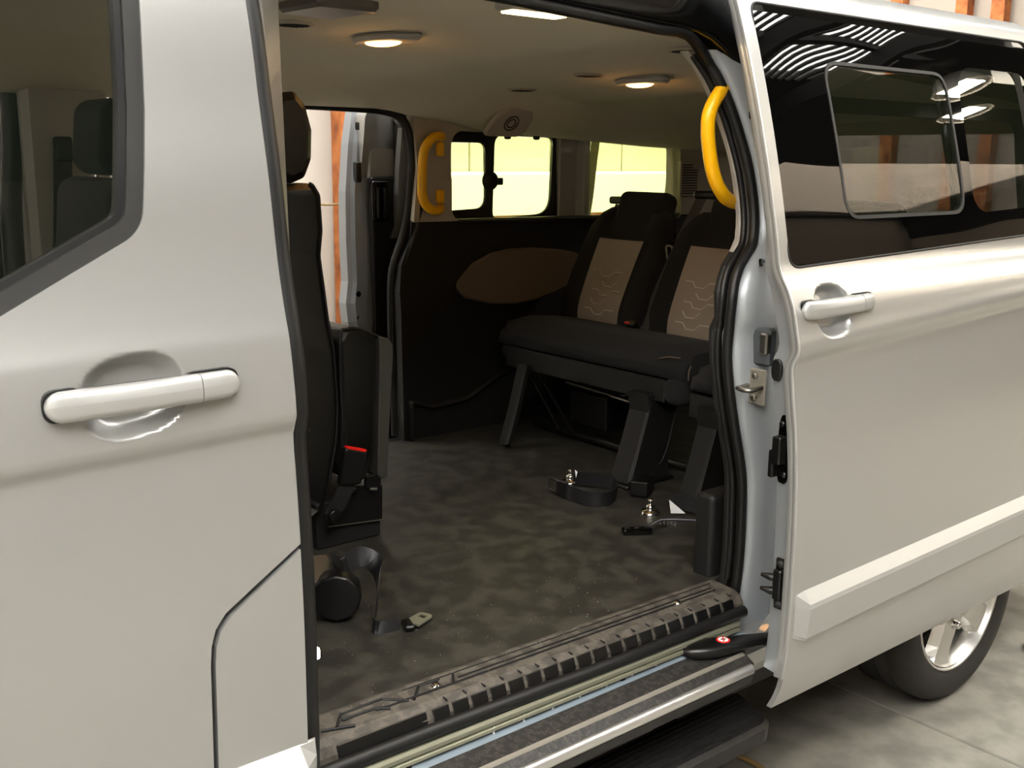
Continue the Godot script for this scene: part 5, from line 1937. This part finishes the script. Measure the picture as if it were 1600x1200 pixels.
func make_cab() -> void:
	# front seats seen through the door glass
	var specs := [[Vector3(0.155, 0, -1.36), "dark driver's seat seen through the front door window", 1.50], [Vector3(-0.42, 0, -0.52), "dark front passenger seat whose top shows low in the door window", 1.30]]
	for i in 2:
		var e: Array = specs[i]
		var s := thing("front_seat", e[1], "seat", e[0])
		var bk := MB.new()
		bk.rbox(Vector3(0.02, e[2] - 0.34, 0), Vector3(0.13, 0.68, 0.46), 0.05, Basis(Vector3(0, 0, 1), -0.10))
		put(bk, "backrest", M.cloth, s)
		if i == 0:
			var hd := MB.new()
			hd.rbox(Vector3(0.055, e[2] + 0.10, 0), Vector3(0.10, 0.19, 0.26), 0.045, Basis(Vector3(0, 0, 1), -0.10))
			put(hd, "headrest", M.cloth, s)
			for z in [-0.06, 0.06]:
				var p := MB.new()
				p.tube([Vector3(0.05, e[2] + 0.03, z), Vector3(0.045, e[2] - 0.03, z)], 0.007, 8)
				put(p, "headrest_post", M.chrome, s)
		var cu := MB.new()
		cu.rbox(Vector3(-0.24, 0.86, 0), Vector3(0.48, 0.16, 0.46), 0.05)
		put(cu, "cushion", M.cloth, s)
		var ba := MB.new()
		ba.box(Vector3(-0.22, 0.64, 0), Vector3(0.40, 0.28, 0.40), 0.01)
		put(ba, "seat_base", M.black, s)
	var fl := MB.new()
	fl.box(Vector3(-0.7, 0.49, -0.98), Vector3(0.9, 0.02, 1.7))
	put(fl, "cab_floor", M.black, van)
	var da := MB.new()
	da.rbox(Vector3(-1.15, 0.90, -0.985), Vector3(0.35, 0.85, 1.8), 0.08)
	put(da, "dashboard", M.black, van)
	# far centre pillar with its belt
	var cp := MB.new()
	cp.box(Vector3(0.24, 1.15, -1.77), Vector3(0.24, 1.22, 0.07), 0.02)
	put(cp, "far_pillar_trim", M.grey_trim, van)
	var bs := MB.new()
	bs.strap([Vector3(0.215, 1.58, -1.715), Vector3(0.20, 1.40, -1.71), Vector3(0.165, 1.10, -1.69), Vector3(0.16, 0.7, -1.68)], [Vector3(1, 0, 0)], 0.05, 0.003)
	put(bs, "far_seat_belt", M.strap, van)
	var bt := MB.new()
	bt.rbox(Vector3(0.215, 1.57, -1.715), Vector3(0.05, 0.07, 0.03), 0.01)
	put(bt, "belt_guide", M.black, van)
	# frame of the far cab door
	var fr := MB.new()
	fr.tube(spline([Vector3(-0.6, 1.80, -1.80), Vector3(0.02, 1.785, -1.80), Vector3(0.10, 1.74, -1.80), Vector3(0.105, 1.60, -1.80), Vector3(0.085, 1.40, -1.79), Vector3(0.075, 1.1, -1.77)], 5), 0.028, 10)
	put(fr, "far_door_seal", M.rubber, van)
	var dc := MB.new()
	dc.box(Vector3(-0.5, 0.98, -1.80), Vector3(1.1, 0.80, 0.06), 0.02)
	put(dc, "far_door_card", M.dark_grey, van)


func make_floor_things() -> void:
	# inertia reel and strap lying by the sill
	var r := thing("floor_belt_reel", "black belt reel with metal bracket and loose tongue beside the sill", "belt reel", Vector3(0.39, FLOOR, -0.56))
	var bk := MB.new()
	bk.box(Vector3(-0.025, 0.105, -0.06), Vector3(0.10, 0.008, 0.085), 0.002, Basis(Vector3(0, 0, 1), -0.15) * Basis(Vector3.RIGHT, 0.45))
	bk.box(Vector3(0.01, 0.05, -0.095), Vector3(0.008, 0.10, 0.06), 0.002)
	put(bk, "bracket", M.steel, r)
	var dr := MB.new()
	dr.lathe([Vector2(0, -0.03), Vector2(0.05, -0.03), Vector2(0.056, -0.022), Vector2(0.056, 0.022), Vector2(0.05, 0.03), Vector2(0, 0.03)], at_plane(Vector3(-0.005, 0.060, 0.005), Vector3(0, 1, 0), Vector3(-0.55, 0, 0.83)), 12)
	put(dr, "reel", M.black_smooth, r)
	var gd := MB.new()
	gd.rbox(Vector3(0.035, 0.10, -0.045), Vector3(0.016, 0.07, 0.055), 0.005, Basis(Vector3(0, 0, 1), 0.25))
	put(gd, "strap_guide", M.black, r)
	var sp := MB.new()
	sp.strap(spline([Vector3(0.04, 0.10, -0.04), Vector3(0.085, 0.115, -0.045), Vector3(0.115, 0.095, -0.02), Vector3(0.085, 0.050, 0.035), Vector3(0.04, 0.020, 0.090), Vector3(0.02, 0.008, 0.120), Vector3(0.035, 0.004, 0.135), Vector3(0.075, 0.004, 0.140)], 4), [Vector3(0.3, 0.9, -0.3), Vector3(0.3, 0.9, -0.3)], 0.046, 0.002)
	put(sp, "strap", M.strap, r)
	var tl := MB.new()
	tl.box(Vector3(0.093, 0.008, 0.146), Vector3(0.022, 0.012, 0.046), 0.003, Basis(Vector3.UP, -0.35))
	put(tl, "tongue_grip", M.black_smooth, r)
	var tn := MB.new()
	tn.sheet(rounded(V2([0.0, -0.021, 0.062, -0.019, 0.062, 0.019, 0.0, 0.021]), [0.002, 0.014, 0.014, 0.002], 4), [rect(0.036, -0.009, 0.05, 0.009)], steps(0.0, 0.062, 0.012), steps(-0.021, 0.021, 0.0085), func(u: float, v: float) -> Vector3: return Vector3(0.10 + u * 0.94 + v * -0.34, 0.012, 0.150 - u * 0.34 - v * 0.94) , Vector3(0, -0.004, 0))
	put(tn, "tongue", M.zinc, r)
	var hk := MB.new()
	hk.rbox(Vector3(0.03, 0.03, -0.30), Vector3(0.05, 0.05, 0.04), 0.012)
	tag(put(hk, "floor_clamp", M.black_smooth), "small black clamp on the floor behind the belt reel", "clamp")
	get_node("floor_clamp").position = Vector3(0.40, FLOOR, -0.50)
	# two floor studs
	var stud := [Vector2(0, 0.048), Vector2(0.007, 0.047), Vector2(0.009, 0.042), Vector2(0.006, 0.036), Vector2(0.006, 0.030), Vector2(0.013, 0.028), Vector2(0.015, 0.020), Vector2(0.012, 0.015), Vector2(0.026, 0.012), Vector2(0.030, 0.006), Vector2(0.030, 0.0)]
	for e in [[Vector3(1.515, FLOOR, -1.00), "chrome floor stud beside the curled black strap", 0], [Vector3(1.495, FLOOR, -0.625), "chrome floor stud nearer the door, by the grey strap", 1]]:
		var o := thing("floor_stud", e[1], "stud", e[0], "chrome studs on the van floor")
		var m := MB.new()
		m.lathe(stud, Transform3D(), 20)
		put(m, "stud_body", M.chrome, o)
	# curled strap beside the first leg
	var a := thing("curled_strap", "black strap with tongue curled on the floor before the bench leg", "strap", Vector3(1.46, FLOOR, -0.83))
	var s1 := MB.new()
	s1.strap(spline([Vector3(0.10, 0.028, -0.02), Vector3(0.055, 0.026, 0.045), Vector3(-0.01, 0.025, 0.075), Vector3(-0.06, 0.026, 0.045), Vector3(-0.075, 0.028, -0.02), Vector3(-0.068, 0.03, -0.055)], 5), [Vector3(0, 1, 0.15)], 0.046, 0.002)
	put(s1, "strap", M.strap, a)
	var s1b := MB.new()
	s1b.strap(spline([Vector3(0.11, 0.028, -0.03), Vector3(0.07, 0.032, -0.075), Vector3(0.02, 0.04, -0.105)], 5), [Vector3(0, 1, 0.3)], 0.046, 0.002)
	put(s1b, "strap_end", M.strap, a)
	var t1 := MB.new()
	t1.rbox(Vector3(-0.067, 0.030, -0.072), Vector3(0.014, 0.052, 0.045), 0.005)
	put(t1, "tongue_grip", M.black_smooth, a)
	var t2 := MB.new()
	var lp := []
	for p in rect(-0.019, -0.022, 0.019, 0.022, 0.010, 3):
		lp.append(Vector3(-0.07, 0.034 + p.x, -0.115 + p.y))
	t2.tube(lp, 0.005, 6, true)
	put(t2, "tongue", M.dark_grey, a)
	var b1 := MB.new()
	b1.rbox(Vector3(0.155, 0.028, 0.055), Vector3(0.085, 0.05, 0.06), 0.006, Basis(Vector3.UP, 0.5))
	put(b1, "anchor_block", M.black_smooth, a)
	paper(Vector3(1.535, FLOOR + 0.02, -0.965), "white paper corner label sticking up beside the curled strap")
	# grey strap with the ring end
	var c := thing("grey_strap", "flat grey strap with a black and chrome end lying near the pillar", "strap", Vector3(1.40, FLOOR, -0.49))
	var s2 := MB.new()
	s2.strap(spline([Vector3(-0.02, 0.012, -0.035), Vector3(0.03, 0.022, -0.03), Vector3(0.075, 0.024, 0.01), Vector3(0.12, 0.022, 0.055), Vector3(0.17, 0.014, 0.10)], 5), [Vector3(-0.65, 0.42, 0.65)], 0.044, 0.002)
	put(s2, "strap", M.strap_grey, c)
	var e2 := MB.new()
	e2.rbox(Vector3(-0.065, 0.012, -0.035), Vector3(0.085, 0.016, 0.03), 0.006, Basis(Vector3.UP, -0.55))
	put(e2, "strap_end", M.gloss_black, c)
	for k in 3:
		var ch := MB.new()
		ch.box(Vector3(-0.09 + 0.024 * k, 0.020, -0.050 + 0.015 * k), Vector3(0.016, 0.004, 0.006), 0.001, Basis(Vector3.UP, -0.55))
		put(ch, "bright_link", M.chrome, c)
	for k in 5:
		var tx := MB.new()
		tx.box(Vector3(0.012 + 0.008 * k, 0.023, -0.018 + 0.007 * k), Vector3(0.004, 0.012, 0.001), 0.0, Basis(Vector3.UP, -0.75) * Basis(Vector3.RIGHT, -0.6))
		put(tx, "woven_mark", M.black, c)
	var d := thing("dark_strap", "black strap running from the single seat's leg to the floor", "strap", Vector3(1.56, FLOOR, -0.52))
	var s3 := MB.new()
	s3.strap(spline([Vector3(-0.02, 0.05, -0.06), Vector3(0.02, 0.035, -0.02), Vector3(0.05, 0.02, 0.04), Vector3(0.06, 0.015, 0.10)], 4), [Vector3(0, 1, 0)], 0.046, 0.003)
	put(s3, "strap", M.strap, d)
	paper(Vector3(1.545, FLOOR + 0.02, -0.565), "white paper corner label beside the black strap nearer the door")
	# crumbs of grit trodden into the floor
	var rng := RandomNumberGenerator.new()
	rng.seed = 77
	var gr := MB.new()
	for k in 150:
		var x := rng.randf_range(0.14, 1.2)
		var z := -0.19 - absf(rng.randfn(0.0, 0.22))
		if z < -1.2 or (z > -0.20):
			continue
		var sz := rng.randf_range(0.0005, 0.0013)
		gr.box(Vector3(x, FLOOR + sz * 0.4, z), Vector3(sz * 1.6, sz, sz * 1.3), 0.0, Basis(Vector3.UP, rng.randf() * 3.0))
	for k in 50:
		var x := rng.randf_range(0.14, 1.18)
		gr.box(Vector3(x, 0.5315, -0.178 + rng.randf() * 0.05 + 0.02 * x), Vector3(0.0013, 0.001, 0.0012), 0.0, Basis(Vector3.UP, rng.randf() * 3.0))
	var grit := put(gr, "floor_grit", M.grit)
	tag(grit, "pale crumbs of grit scattered over the van floor by the sill", "grit")
	grit.set_meta("kind", "stuff")
	# plug and cable on the workshop floor
	var p := thing("mains_plug", "white mains plug lying on the concrete behind the wheel", "plug", Vector3(2.73, GROUND, 0.0))
	var pb := MB.new()
	pb.rbox(Vector3(0, 0.022, 0), Vector3(0.075, 0.036, 0.055), 0.012, Basis(Vector3.UP, 0.5))
	put(pb, "plug_body", M.plug, p)
	for k in [-1, 1]:
		var pin := MB.new()
		pin.box(Vector3(0.012 * k, 0.05, 0.01 * k), Vector3(0.006, 0.024, 0.008), 0.001)
		put(pin, "pin", M.steel, p)
	var cb := MB.new()
	cb.tube(spline([Vector3(1.36, GROUND + 0.008, -0.32), Vector3(1.41, GROUND + 0.008, -0.20), Vector3(1.415, GROUND + 0.008, -0.12), Vector3(1.38, GROUND + 0.008, -0.06), Vector3(1.32, GROUND + 0.008, 0.02), Vector3(1.2, GROUND + 0.008, 0.12)], 6), 0.008, 8)
	tag(put(cb, "floor_cable", M.cable), "brownish cable curving out from under the running board", "cable")


func paper(at: Vector3, label: String) -> void:
	var m := MB.new()
	m.prism(V2([-0.020, -0.012, 0.024, -0.012, -0.018, 0.030]), at_plane(Vector3.ZERO, Vector3(0.77, 0, 0.64), Vector3(0, 1, -0.3)), 0.001)
	var o := put(m, "paper_label", M.white)
	o.position = at
	tag(o, label, "label", "white paper labels on the van floor")
